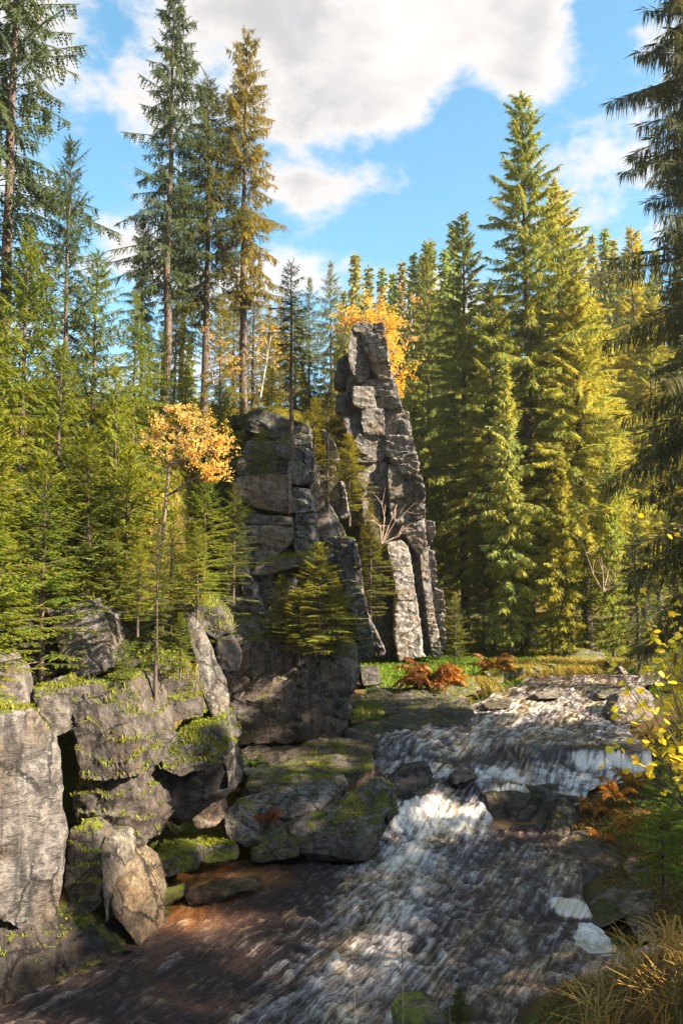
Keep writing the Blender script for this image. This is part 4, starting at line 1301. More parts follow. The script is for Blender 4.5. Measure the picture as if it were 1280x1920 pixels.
S_POLE = [spruce(61 + i, 8.5, 1.25, bare=0.36, whorl=0.24, per=5, dens=24, tw=0.36, tww=0.065, droop=0.25, hang=0.48, sparse=0.1, shape=0.5, trunk_r=0.13, lod=4) for i in range(2)]
S_SLIM = [spruce(71, 10, 1.4, bare=0.08, whorl=0.24, per=6, dens=60, tw=0.40, tww=0.042, droop=0.32, hang=0.6, shape=0.85)]
S_FAR = [spruce(81 + i, 26, 3.6, bare=0.1, whorl=0.7, per=5, dens=7, tw=1.5, tww=0.35, droop=0.35, hang=0.8, shape=0.85) for i in range(3)]

# ---- tall trees of the left slope
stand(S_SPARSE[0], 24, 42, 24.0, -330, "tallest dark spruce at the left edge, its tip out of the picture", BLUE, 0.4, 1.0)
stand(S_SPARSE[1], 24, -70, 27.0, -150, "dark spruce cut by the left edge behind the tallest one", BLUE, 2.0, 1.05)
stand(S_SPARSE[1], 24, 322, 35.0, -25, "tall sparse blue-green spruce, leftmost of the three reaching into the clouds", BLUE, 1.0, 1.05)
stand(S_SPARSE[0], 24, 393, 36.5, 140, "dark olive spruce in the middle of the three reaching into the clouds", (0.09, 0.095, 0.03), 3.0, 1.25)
stand(S_SPARSE[0], 24, 466, 38.0, 58, "golden-lit spruce, rightmost of the three reaching into the clouds", (0.20, 0.16, 0.035), 5.1, 1.1)  # golden tint puts the sun on this crown into its colour
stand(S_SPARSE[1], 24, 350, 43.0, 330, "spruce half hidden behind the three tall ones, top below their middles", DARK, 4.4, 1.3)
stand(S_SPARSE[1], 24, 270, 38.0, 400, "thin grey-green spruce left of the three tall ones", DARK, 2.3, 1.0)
stand(S_MID[0], 12, 138, 22.5, 262, "slender bluish spruce right of the tallest left spruce", BLUE, 0.2, 0.85)
stand(S_MID[1], 12, 60, 20.5, 420, "broad green spruce in front of the tallest left spruce", GREEN, 1.7, 1.1)
stand(S_MID[2], 12, 178, 23.5, 470, "full green spruce between the bluish one and the three tall ones", GREEN, 2.9, 1.15)
stand(S_MID[0], 12, 255, 27.0, 545, "bushy bright green spruce under the tall sparse one", BRIGHT, 4.0, 1.1)
stand(S_MID[1], 12, 305, 30.0, 600, "green spruce right beside the bushy bright one, slightly lower", GREEN, 0.9, 1.0)
stand(S_MID[2], 12, 415, 35.0, 560, "olive spruce at the foot of the golden-lit one", OLIVE, 5.0, 1.2)
stand(S_MID[0], 12, 475, 40.0, 500, "yellow-olive spruce filling the gap below the golden-lit one", (0.17, 0.15, 0.03), 2.2, 1.2)
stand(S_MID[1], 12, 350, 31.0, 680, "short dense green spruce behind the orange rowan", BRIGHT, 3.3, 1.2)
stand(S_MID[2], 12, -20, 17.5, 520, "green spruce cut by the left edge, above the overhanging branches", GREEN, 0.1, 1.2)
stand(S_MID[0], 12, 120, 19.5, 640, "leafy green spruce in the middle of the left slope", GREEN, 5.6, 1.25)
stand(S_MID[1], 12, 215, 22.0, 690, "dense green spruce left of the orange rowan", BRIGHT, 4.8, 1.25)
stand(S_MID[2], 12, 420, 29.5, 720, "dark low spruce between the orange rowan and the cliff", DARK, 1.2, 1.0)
stand(S_MID[1], 12, 330, 40.0, 560, "olive spruce between the stems of the tall sparse and dark olive ones", OLIVE, 0.3, 1.35)
stand(S_MID[2], 12, 440, 42.0, 540, "golden spruce between the stems of the dark olive and golden-lit ones", GOLD, 1.3, 1.35)
stand(S_MID[0], 12, 505, 43.0, 570, "golden-green spruce right of the golden-lit one's stem", (0.24, 0.21, 0.035), 4.3, 1.3)
stand(S_MID[1], 12, 555, 47.0, 555, "golden spruce seen behind the thin cliff-edge stem", GOLD, 3.3, 1.3)
stand(S_MID[2], 12, 280, 33.0, 610, "green spruce above the bushy bright one's right shoulder", GREEN, 2.1, 1.2)
stand(S_YOUNG[0], 5, 455, 30.0, 745, "small spruce on the very top of the cliff, left end", (0.15, 0.155, 0.026), 1.1, 1.3, base=float(P(455, 800, 30)[2]))
stand(S_YOUNG[1], 5, 510, 31.5, 690, "small spruce on the cliff top beside the thin bare stem", (0.14, 0.15, 0.026), 2.6, 1.2, base=float(P(510, 775, 31.5)[2]))
stand(S_YOUNG[2], 5, 575, 30.6, 850, "little spruce clinging to the cliff's right edge", (0.15, 0.15, 0.026), 5.1, 1.2, base=float(P(575, 925, 30.6)[2]))
stand(S_YOUNG[1], 5, 425, 26.5, 1000, "little dark spruce in the notch left of the cliff ledge", (0.11, 0.125, 0.024), 0.1, 1.2, base=float(P(425, 1110, 26.5)[2]))
stand(S_YOUNG[0], 5, -8, 13.0, 770, "bright spruce overhanging the boulders at the left edge", BRIGHT, 1.0, 0.85, base=4.6)
stand(S_YOUNG[1], 5, 90, 17.0, 850, "young bright green spruce behind the overhanging one", GREEN, 2.0, 1.0)
stand(S_YOUNG[2], 5, 170, 19.0, 800, "young dark green spruce in the shade of the left slope", DARK, 3.6, 1.1)
stand(S_YOUNG[0], 5, 240, 20.0, 850, "young green spruce under the orange rowan at its left", GREEN, 4.6, 1.1)
stand(S_YOUNG[1], 5, 385, 21.0, 870, "young spruce hanging over the cliff edge under the orange rowan", BRIGHT, 5.5, 1.1, base=5.4)
stand(S_YOUNG[2], 5, 325, 18.6, 960, "yellow-green young spruce on the mossy brow below the rowan", (0.17, 0.19, 0.025), 0.7, 1.05, base=5.4)
stand(S_YOUNG[0], 5, 440, 25.5, 905, "young spruce against the cliff's left flank", (0.10, 0.115, 0.02), 2.7, 1.0, base=6.2)
YG = (0.24, 0.26, 0.03)
stand(S_YOUNG[1], 5, 372, 18.2, 985, "yellow-green young spruce at the head of the pale leaning slab", YG, 1.4, 1.15, base=float(P(372, 1135, 18.2)[2]))
stand(S_YOUNG[0], 5, 262, 17.4, 1010, "yellow-green young spruce rooted behind the slim sapling", YG, 4.4, 1.2, base=float(P(262, 1165, 17.4)[2]))
stand(S_YOUNG[2], 5, 215, 18.8, 990, "young spruce on the mossy brow above the lichen-topped block", GREEN, 2.4, 1.2, base=float(P(215, 1120, 18.8)[2]))
stand(S_YOUNG[1], 5, 340, 16.8, 1145, "little spruce tuft on the dark ledge beside the slim sapling", (0.18, 0.21, 0.03), 3.1, 1.3, base=float(P(335, 1250, 16.8)[2]))
stand(S_YOUNG[2], 5, 232, 15.7, 1195, "little spruce tuft on top of the dark layered block", (0.16, 0.19, 0.03), 0.9, 1.4, base=float(P(225, 1285, 15.7)[2]))
stand(S_POLE[0], 8.5, 298, 16.4, 985, "slim spruce sapling with a bare lower stem among the moss-capped boulders", (0.11, 0.11, 0.028), 0.3, 0.75, base=float(P(280, 1365, 16.4)[2]))
# ---- on the cliff
stand(S_POLE[1], 8.5, 549, 29.6, 495, "thin dark spruce with a bare stem standing alone on the cliff edge", (0.075, 0.08, 0.022), 1.1, 0.95, base=float(P(549, 835, 29.6)[2]))
stand(S_POLE[0], 8.5, 614, 30.5, 735, "thin spruce with a bare stem rooted in the gully before the tower", (0.105, 0.10, 0.022), 2.4, 0.9, base=float(P(611, 1040, 30.5)[2]))
stand(S_YOUNG[1], 5, 597, 25.9, 1015, "bushy spruce on top of the black overhanging block", (0.22, 0.235, 0.035), 0.5, 1.5, base=float(P(597, 1228, 25.9)[2]))
stand(S_YOUNG[2], 5, 530, 26.4, 1075, "low dark spruce left of the bushy one on the black block", (0.19, 0.21, 0.035), 3.0, 1.6, base=float(P(530, 1210, 26.4)[2]))
stand(S_YOUNG[0], 5, 630, 26.2, 1085, "small spruce at the right shoulder of the black overhanging block", (0.22, 0.22, 0.035), 1.5, 1.5, base=float(P(630, 1225, 26.2)[2]))
stand(S_YOUNG[2], 5, 560, 25.6, 1100, "lowest spruce spilling over the brow of the black overhanging block", (0.22, 0.23, 0.035), 4.5, 1.7, base=float(P(560, 1222, 25.6)[2]))
stand(S_YOUNG[0], 5, 694, 36.0, 945, "yellow-green young spruce in the cleft at the tower's foot", (0.15, 0.15, 0.02), 4.0, 0.95, base=float(P(700, 1160, 36)[2]))
stand(S_YOUNG[1], 5, 490, 28.6, 800, "low spruce bush on a ledge of the cliff", (0.18, 0.18, 0.03), 5.2, 1.7, base=float(P(490, 888, 28.6)[2]))
stand(S_YOUNG[2], 5, 655, 33.5, 810, "small spruce leaning out between cliff and tower", (0.22, 0.21, 0.03), 1.9, 1.2, base=float(P(640, 960, 33.5)[2]))
stand(S_YOUNG[0], 5, 590, 37.0, 745, "bright yellow-green spruce behind the thin cliff-edge spruces", (0.19, 0.19, 0.025), 0.2, 1.2, base=float(P(590, 880, 37)[2]))
stand(S_MID[0], 12, 580, 44.0, 520, "dark spruce behind the thin one on the cliff edge", DARK, 1.4, 0.9)
stand(S_MID[1], 12, 622, 50.0, 490, "light yellow-green spruce left of the tower's head", (0.19, 0.19, 0.04), 2.8, 0.85)
stand(S_MID[2], 12, 525, 46.0, 560, "yellowish spruce left of the dark one behind the cliff edge", (0.18, 0.16, 0.03), 4.1, 1.2)
# ---- right forest; crown colours have sunlit, shaded and hazy looks put in
RG = "spruces of the sunlit forest edge behind the meadow"
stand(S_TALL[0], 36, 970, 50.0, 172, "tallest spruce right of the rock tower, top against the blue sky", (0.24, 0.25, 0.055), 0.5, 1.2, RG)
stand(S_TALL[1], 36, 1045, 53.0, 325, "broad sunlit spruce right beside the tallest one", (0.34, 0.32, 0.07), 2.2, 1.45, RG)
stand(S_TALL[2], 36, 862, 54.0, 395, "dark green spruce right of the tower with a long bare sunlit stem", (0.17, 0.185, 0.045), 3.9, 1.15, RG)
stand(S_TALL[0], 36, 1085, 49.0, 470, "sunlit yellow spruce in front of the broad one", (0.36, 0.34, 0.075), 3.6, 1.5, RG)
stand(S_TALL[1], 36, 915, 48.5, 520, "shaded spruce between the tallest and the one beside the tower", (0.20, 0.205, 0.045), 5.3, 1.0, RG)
stand(S_SLIM[0], 10, 946, 45.5, 665, "slim pale green young spruce before the forest edge", (0.30, 0.32, 0.10), 1.0, 0.85, RG)
stand(S_SLIM[0], 10, 1138, 44.0, 820, "slim light green spruce at the bend of the stream", (0.28, 0.30, 0.06), 2.6, 0.8, RG)
stand(S_SLIM[0], 10, 1050, 44.5, 830, "slim olive spruce before the sunlit yellow one", (0.30, 0.28, 0.05), 4.2, 1.0, RG)
stand(S_MID[0], 12, 1030, 46.5, 960, "low dark spruce at the forest edge behind the grey bank boulder", DARK, 0.6, 1.1, RG)
stand(S_MID[1], 12, 905, 47.0, 960, "low dark green spruce at the forest edge behind the smaller bracken", DARK, 2.0, 1.0, RG)
stand(S_MID[2], 12, 975, 47.5, 1000, "lowest dark spruce in the middle of the forest edge", (0.07, 0.085, 0.02), 4.0, 1.1, RG)
stand(S_MID[0], 12, 1095, 44.5, 1010, "low shaded spruce by the bend of the stream", DARK, 5.0, 1.0, RG)
stand(S_YOUNG[1], 5, 852, 44.0, 1110, "tiny light spruce at the tower's right foot", (0.16, 0.17, 0.03), 5.0, 1.0, RG)
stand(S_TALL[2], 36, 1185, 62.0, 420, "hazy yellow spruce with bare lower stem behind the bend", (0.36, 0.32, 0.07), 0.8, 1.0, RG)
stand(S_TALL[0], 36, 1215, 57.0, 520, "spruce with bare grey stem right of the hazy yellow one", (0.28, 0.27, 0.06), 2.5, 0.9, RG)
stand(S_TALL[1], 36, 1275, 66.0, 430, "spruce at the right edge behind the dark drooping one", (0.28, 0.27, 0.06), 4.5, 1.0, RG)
stand(S_TALL[2], 36, 800, 66.0, 450, "far dark spruce just right of the tower's middle", (0.20, 0.21, 0.05), 1.9, 1.0, RG)
stand(S_MID[1], 12, 1190, 38.5, 960, "blue-green spruce on the right bank where the stream disappears", (0.05, 0.075, 0.035), 1.2, 1.2)
stand(S_MID[2], 12, 1255, 33.0, 930, "dark spruce behind the yellow-leaved bush at the right edge", DARK, 3.2, 1.2)
# ---- right bank, near
stand(S_CURT[0], 32, 1315, 24.0, -420, "big dark spruce with hanging curtains of twigs at the right edge", (0.085, 0.085, 0.040), 0.0, 0.95)
stand(S_YOUNG[0], 5, 1278, 12.0, 1330, "bright green young spruce at the right edge below the yellow leaves", (0.20, 0.27, 0.035), 0.7, 1.0, base=2.0)
stand(S_YOUNG[1], 5, 1235, 14.0, 1400, "small green spruce beside the big dark boulder on the right bank", (0.18, 0.25, 0.035), 2.7, 1.1, base=1.3)
# row of unseen spruces added right of the picture to shade the stream
for i in range(13):
    x, y = 26.5 + 1.6 * math.sin(i * 2.4), -15.0 + i * 2.6
    tree(S_TALL[i % 3], (x, y, gz(x, y)), "unseen spruce added to shade the stream, %s upstream" % ords[i], DARK, 0.53 + 0.04 * math.sin(i * 5.1), i * 1.3, 1.45, "unseen spruces added for shade")

# ---- far hillside
rs = random.Random(21)
sky_px = [(643, 545), (668, 478), (690, 500), (712, 505), (735, 515), (752, 490), (772, 475), (790, 480), (808, 450), (828, 470), (845, 430), (1110, 440), (1128, 432), (1150, 450), (1172, 470), (1195, 460), (1225, 470)]
for i, (px, py) in enumerate(sky_px):
    d = rs.uniform(118, 135)
    o = stand(S_FAR[i % 3], 26, px, d, py, "far spruce on the hillside skyline, %s from the left" % ords[i], (rs.uniform(.18, .27), rs.uniform(.20, .25), .06), rs.uniform(0, 6), 0.95, "spruces on the far skyline")


def far_wood():
    """the wooded hillside between the single trees: one mass"""
    rng = np.random.RandomState(5)
    mb = MB()
    src = []
    for m_ in S_FAR:
        n = len(m_[1].vertices)
        v = np.empty(n * 3, np.float32)
        m_[1].vertices.foreach_get('co', v)
        t_ = np.empty(len(m_[1].loops), np.int32)
        m_[1].loops.foreach_get('vertex_index', t_)
        a = np.empty(n, np.float32)
        m_[1].attributes['rnd'].data.foreach_get('value', a)
        src.append((v.reshape(-1, 3), t_.reshape(-1, 3), a))
    for k_ in range(64):
        y = rng.uniform(64, 150)
        x = rng.uniform(-0.45, 0.55) * y
        if x < 0.02 * y and rng.rand() < 0.55:
            continue
        v, t_, a = src[k_ % 3]
        s = rng.uniform(0.55, 0.9) * (0.55 if x < 0 else 1)
        an = rng.uniform(0, 6.28)
        c, s_ = math.cos(an), math.sin(an)
        vv = v @ np.array(((c, s_, 0), (-s_, c, 0), (0, 0, 1))) * s + np.array((x, y, gz(x, y)))
        mb.add(vv, T=t_, a=a)
    me = mb.mesh("far_wood", M_NEEDLE)
    o = link("far_wood", me, color=(0.26, 0.25, 0.055, 1))
    tag(o, "sunlit spruce wood covering the far hillside", "wood", kind="stuff")


far_wood()


# ------------------------------------------------------------------ broadleaved trees
def leaf_quads(mb, c, size, rng, a, flat=0.5):
    n = len(c)
    d = unit(rng.normal(size=(n, 3)) * np.array((1, 1, 0.6)) + np.array((0, 0, -0.35)))
    up = unit(rng.normal(size=(n, 3)) * (1 - flat) + np.array((0, 0, flat)))
    s = unit(np.cross(d, up))
    L = (size * rng.uniform(0.6, 1.3, n))[:, None]
    V = np.stack((c, c + d * L * 0.5 + s * L * 0.36, c + d * L, c + d * L * 0.5 - s * L * 0.36), 1).reshape(-1, 3)
    i = np.arange(n) * 4
    mb.add(V, T=np.concatenate((np.stack((i, i + 1, i + 2), 1), np.stack((i, i + 2, i + 3), 1))), a=np.repeat(a, 4))


def broadleaf(name, base, joints, clusters, nleaf, size, color, label, bark=M_TWIG, r0=0.05, seed=0, cat="tree", bare=()):
    """joints: stem points; clusters: (centre, radii) of leaf masses reached by limbs from the stem"""
    rng = np.random.RandomState(seed)
    base = np.asarray(base, float)
    e = empty(name, tuple(base))
    tr, fo = MB(), MB()
    J = np.asarray(joints, float) - base
    tube(tr, J, np.linspace(r0, r0 * 0.35, len(J)), 7)
    for (c, rad) in clusters:
        c = np.asarray(c, float) - base
        rad = np.asarray(rad, float)
        k_ = np.argmin(np.linalg.norm(J - c, axis=1) + (J[:, 2] > c[2]) * 0.8)
        a = J[k_]
        mid = (a + c) / 2 + rng.normal(size=3) * 0.08
        tube(tr, [a, mid, c], [r0 * 0.45, r0 * 0.3, r0 * 0.16], 5)
        m = max(5, int(nleaf * 0.03))
        tips = c + rng.normal(size=(m, 3)) * rad * 0.95
        cc = []
        for tp in tips:
            st = c + (a - c) * rng.uniform(0, 0.45)
            pts = np.array([st, (st + tp) / 2 + rng.normal(size=3) * 0.05, tp])
            tube(tr, pts, [r0 * 0.16, r0 * 0.1, 0.003], 3)
            k2 = max(3, nleaf // m)
            s = rng.uniform(0.35, 1.05, k2)[:, None]
            cc.append(st + (tp - st) * s + rng.normal(size=(k2, 3)) * rad * 0.16)
        cc = np.concatenate(cc)
        leaf_quads(fo, cc, size, rng, rng.beta(2, 2, len(cc)))
    link("trunk", tr.mesh("trunk", bark, True), e)
    link("crown", fo.mesh("crown", M_LEAF), e, color=(*color, 1))
    tag(e, label, cat)
    return e


def cl(px, py, d, r, rz=None):
    return (P(px, py, d), (r, r, rz or r))


ORANGE = (0.50, 0.23, 0.05)
broadleaf("rowan_tree", P(296, 1075, 18.8), [P(296, 1075, 18.8), P(306, 1000, 18.8), P(312, 930, 18.8), P(318, 870, 18.8), P(335, 815, 18.8), P(350, 775, 18.8)],
          [cl(310, 800, 18.4, 0.30), cl(345, 775, 18.4, 0.34), cl(385, 795, 18.5, 0.34), cl(360, 825, 18.3, 0.36), cl(400, 840, 18.5, 0.32), cl(415, 872, 18.6, 0.24), cl(375, 860, 18.3, 0.28), cl(325, 765, 18.6, 0.22),
           cl(288, 815, 18.4, 0.18), cl(330, 840, 18.2, 0.24), cl(425, 820, 18.7, 0.16), cl(400, 890, 18.5, 0.14)],
          420, 0.055, (0.72, 0.45, 0.16), "small rowan with bright orange leaves on the left slope", r0=0.055, seed=3)
broadleaf("rowan_tree", P(400, 720, 33), [P(400, 720, 33), P(395, 680, 33), P(390, 630, 33)], [cl(390, 615, 33, 0.35), cl(410, 640, 33, 0.3), cl(425, 665, 33, 0.4), cl(440, 690, 33, 0.4)], 50, 0.13,
          (0.50, 0.26, 0.06), "thin orange-leaved tree before the stem of the dark olive spruce", r0=0.04, seed=4)
broadleaf("birch_tree", P(488, 745, 38), [P(488, 745, 38), P(494, 710, 38), P(500, 675, 38), P(508, 630, 38)], [cl(500, 640, 38, 0.6), cl(480, 670, 38, 0.6), cl(520, 660, 38, 0.6), cl(460, 650, 38, 0.5), cl(510, 620, 38, 0.5)], 70, 0.14,
          (0.45, 0.27, 0.06), "leaning birch with a white stem and thin orange leaves behind the cliff", bark=M_BIRCH, r0=0.055, seed=5)
broadleaf("birch_tree", P(722, 800, 47.5), [P(722, 800, 47.5), P(716, 720, 47.5), P(710, 650, 47.5), P(703, 590, 47.5)],
          [cl(700, 580, 47.5, 0.8), cl(688, 605, 47.5, 0.7), cl(715, 600, 47.5, 0.8), cl(730, 630, 47.5, 0.8), cl(740, 660, 47.5, 0.8), cl(748, 695, 47.5, 0.7), cl(662, 605, 48, 0.6), cl(735, 605, 47.5, 0.5), cl(745, 730, 47.5, 0.5)], 620, 0.12,
          (0.72, 0.43, 0.05), "glowing yellow-orange birch behind the tower's head", bark=M_BIRCH, r0=0.12, seed=6)
broadleaf("birch_tree", P(775, 660, 75), [P(775, 660, 75), P(773, 620, 75), P(770, 580, 75)], [cl(768, 600, 75, 1.0, 1.4), cl(775, 630, 75, 0.9), cl(785, 570, 75, 0.9)], 110, 0.28,
          (0.46, 0.24, 0.08), "dull orange birch on the hillside right of the tower's head", bark=M_BIRCH, r0=0.1, seed=8)
broadleaf("birch_tree", P(645, 640, 48), [P(645, 640, 48), P(648, 610, 48), P(650, 585, 48)], [cl(640, 590, 48, 0.5), cl(655, 580, 48, 0.5), cl(630, 615, 48, 0.5)], 80, 0.17,
          (0.55, 0.33, 0.06), "small orange birch left of the tower's head", bark=M_BIRCH, r0=0.07, seed=9)


def bare_bush(name, base, n, L, label, seed, spread=0.9, mat=M_TWIG, r=0.014):
    rng = np.random.RandomState(seed)
    e = empty(name, tuple(base))
    for k_ in range(n):
        mb = MB()
        d = unit(np.array((rng.normal() * spread, rng.normal() * spread * 0.6, 1.0)))
        l = L * rng.uniform(0.6, 1.1)
        p = [np.zeros(3), d * l * 0.5 + rng.normal(size=3) * 0.06 * L, d * l + rng.normal(size=3) * 0.1 * L]
        tube(mb, p, [r, r * 0.7, r * 0.25], 4)
        for j in range(3):
            s = p[1] + (p[2] - p[1]) * rng.uniform(0, 0.8)
            d2 = unit(d + rng.normal(size=3) * 0.7)
            tube(mb, [s, s + d2 * l * 0.2, s + d2 * l * 0.38 + rng.normal(size=3) * 0.05 * L], [r * 0.5, r * 0.35, r * 0.15], 3)
        link("twig", mb.mesh("twig", mat, True), e)
    tag(e, label, "bush")


M_PALE = bark_mat("pale_twig", (0.30, 0.20, 0.15), (0.52, 0.38, 0.30))
bare_bush("dead_bush", P(715, 1020, 35.2), 6, 2.0, "bare pinkish twigs above the yellow-green spruce at the tower's foot", 4, mat=M_PALE, r=0.028)
bare_bush("dead_bush", P(1130, 1110, 41.0), 6, 2.6, "bare pale twigs among the low spruces at the stream bend", 6, mat=M_PALE, r=0.028)

# ------------------------------------------------------------------ bracken, grass, bush
def fern(name, base, n, L, color, label, seed, cat="fern", tilt=0.75):
    rng = np.random.RandomState(seed)
    e = empty(name, tuple(base))
    for k_ in range(n):
        mb = MB()
        an = rng.uniform(0, 6.28)
        hd = np.array((math.cos(an), math.sin(an), 0))
        l = L * rng.uniform(0.6, 1.15)
        t_ = np.linspace(0, 1, 9)
        rise = rng.uniform(0.7, 1.7)
        pts = hd * (t_ * l * tilt)[:, None] + np.array((0, 0, 1)) * (l * (rise * t_ - (0.55 + 0.35 * rise) * t_ ** 2))[:, None]
        tube(mb, pts, np.linspace(0.008, 0.003, 9) * max(1, L), 3, a=0.2)
        m = 26
        s = np.linspace(0.18, 0.98, m)
        q0 = np.stack([np.interp(s, t_, pts[:, i]) for i in range(3)], 1)
        sv = np.array((-hd[1], hd[0], 0))
        for sg in (-1, 1):
            d = unit(hd * 0.55 + sv * sg + np.array((0, 0, -0.35)) + rng.normal(size=(m, 3)) * 0.18)
            kites(mb, q0, d, l * 0.30 * (1.05 - s) ** 0.8 + 0.02, l * 0.055 * np.ones(m), rng, rng.beta(2, 2, m), 0.5)
        link("frond", mb.mesh("frond", M_LEAF), e, color=(*color, 1))
    tag(e, label, cat)


RUST = (0.19, 0.075, 0.026)
fern("bracken", Pz(800, 1290, 1.95), 34, 1.75, RUST, "wide clump of rust-brown bracken on the meadow before the tower", 1)
fern("bracken", Pz(845, 1285, 1.95), 18, 1.3, (0.34, 0.16, 0.04), "lower bracken at the right flank of the wide rust-brown clump", 12)
fern("bracken", Pz(925, 1262, 2.0), 22, 1.5, (0.26, 0.11, 0.03), "upright red-brown bracken clump at the middle of the meadow", 2)
fern("bracken", P(500, 1540, 18.7), 14, 0.55, (0.30, 0.10, 0.05), "small red-brown fern tuft between the pool stones", 3)
for i, (px, py, d, L, lab) in enumerate(((1110, 1520, 20.8, 0.75, "brown fern behind the moss-draped stone on the right bank"),
                                         (1150, 1500, 20.0, 0.8, "brown fern at the foot of the right-edge spruce"),
                                         (1180, 1560, 18.4, 0.7, "dry brown fern above the big dark boulder"),
                                         (1185, 1470, 21.0, 0.8, "rust fern below the yellow leaves at the cascade"),
                                         (1130, 1580, 19.3, 0.5, "short brown fern behind the big dark boulder"))):
    fern("bracken", P(px, py, d), 16, L, (0.42, 0.20, 0.05), lab, 30 + i)
fern("fern", P(470, 1440, 20.5), 10, 0.6, (0.12, 0.17, 0.02), "small green fern on the long mossy slab", 41)


def blades(name, spots, label, color, seed, cat="grass", kind="stuff", w=0.012):
    """spots: (x, y, z, height, lean)"""
    rng = np.random.RandomState(seed)
    S_ = np.asarray(spots, float)
    n = len(S_)
    an = rng.uniform(0, 6.28, n)
    hd = np.stack((np.cos(an), np.sin(an), 0 * an), 1)
    h, ln = S_[:, 3], S_[:, 4]
    b = S_[:, :3]
    sv = np.stack((-hd[:, 1], hd[:, 0], 0 * an), 1)
    ww = (w * rng.uniform(0.7, 1.4, n))[:, None]
    p1 = b + hd * (h * ln * 0.25)[:, None] + np.array((0, 0, 1)) * (h * 0.6)[:, None]
    p2 = b + hd * (h * ln * 0.75)[:, None] + np.array((0, 0, 1)) * (h * (0.95 - 0.2 * ln))[:, None]
    p3 = b + hd * (h * ln * 1.25)[:, None] + np.array((0, 0, 1)) * (h * (0.95 - 0.55 * ln))[:, None]
    V = np.stack((b - sv * ww, b + sv * ww, p1 - sv * ww, p1 + sv * ww, p2 - sv * ww * .7, p2 + sv * ww * .7, p3), 1).reshape(-1, 3)
    i = np.arange(n) * 7
    T = np.concatenate([np.stack((i + a_, i + b_, i + c_), 1) for a_, b_, c_ in ((0, 1, 3), (0, 3, 2), (2, 3, 5), (2, 5, 4), (4, 5, 6))])
    mb = MB()
    mb.add(V, T=T, a=np.repeat(rng.beta(2, 2, n), 7))
    o = link(name, mb.mesh(name, M_GRASS), color=(*color, 1))
    tag(o, label, cat, kind=kind)
    return o


rng = np.random.RandomState(77)


def scatter(n, x0, x1, y0, y1, cond, h, lean, zoff=0.0):
    x = rng.uniform(x0, x1, n)
    y = rng.uniform(y0, y1, n)
    z = ground_z(x, y)
    k_ = cond(x, y, z)
    x, y, z = x[k_], y[k_], z[k_]
    return np.stack((x, y, z + zoff, h * rng.uniform(0.5, 1.3, len(x)), rng.uniform(lean * 0.4, lean * 1.3, len(x))), 1)


dry = lambda x, y: (x < xl(y) - 0.2) | (x > xr(y) + 0.2)
blades("meadow_grass", scatter(26000, 1, 16, 33, 49, lambda x, y, z: dry(x, y) & (z < 3), 0.20, 0.6, -0.05), "short bright green grass of the meadow by the tower", (0.11, 0.17, 0.015), 1, w=0.022)
blades("yellow_grass", np.concatenate([scatter(1100, x - 1.1, x + 1.1, y - 0.7, y + 0.7, lambda x, y, z: dry(x, y), 0.55, 1.1, -0.05) for (x, y) in
                                       [tuple(Pz(px, py, 2.0)[:2]) for px, py in ((1020, 1245), (1055, 1240), (1085, 1255), (1000, 1255), (960, 1258), (880, 1275), (1145, 1245))]]),
       "straw-yellow tufted grass along the meadow's water edge", (0.30, 0.23, 0.06), 2, w=0.016)
blades("slope_grass", scatter(42000, -12, -2.2, 13.5, 24, lambda x, y, z: dry(x, y) & (z > 3.5), 0.16, 0.9, -0.02), "low bilberry and grass cover on the brow of the left slope", (0.13, 0.135, 0.02), 3, cat="ground cover", w=0.016)
blades("bank_litter", scatter(14000, 4, 12, 13, 27, lambda x, y, z: dry(x, y) & (x > xr(y) + 0.9), 0.13, 1.2, 0.0), "brown and green ground cover on the right bank", (0.17, 0.11, 0.03), 4, cat="ground cover", w=0.016)

blades("gully_grass", scatter(2500, -5, 1.2, 19.5, 27, lambda x, y, z: dry(x, y) & (z < 4), 0.16, 1.0, -0.02), "olive grass and litter on the ground below the black block", (0.17, 0.13, 0.03), 6, cat="ground cover", w=0.014)
blades("hill_cover", scatter(60000, -16, 4, 23, 50, lambda x, y, z: (z > 6.0), 0.32, 1.0, -0.02), "yellowish bilberry and grass cover on the wooded slope behind the cliff", (0.22, 0.19, 0.03), 7, cat="ground cover", w=0.03)
blades("forest_cover", scatter(26000, 3, 24, 46, 62, lambda x, y, z: (z < 5.0), 0.30, 1.0, -0.02), "low green cover on the floor of the forest edge", (0.15, 0.16, 0.03), 8, cat="ground cover", w=0.03)

blades("near_bank_grass", scatter(13000, 0.3, 7.0, 5.0, 13.0, lambda x, y, z: z > 0.25, 0.16, 1.2, -0.01), "short dry grass and leaves on the near right bank", (0.24, 0.15, 0.05), 9, cat="ground cover", w=0.008)

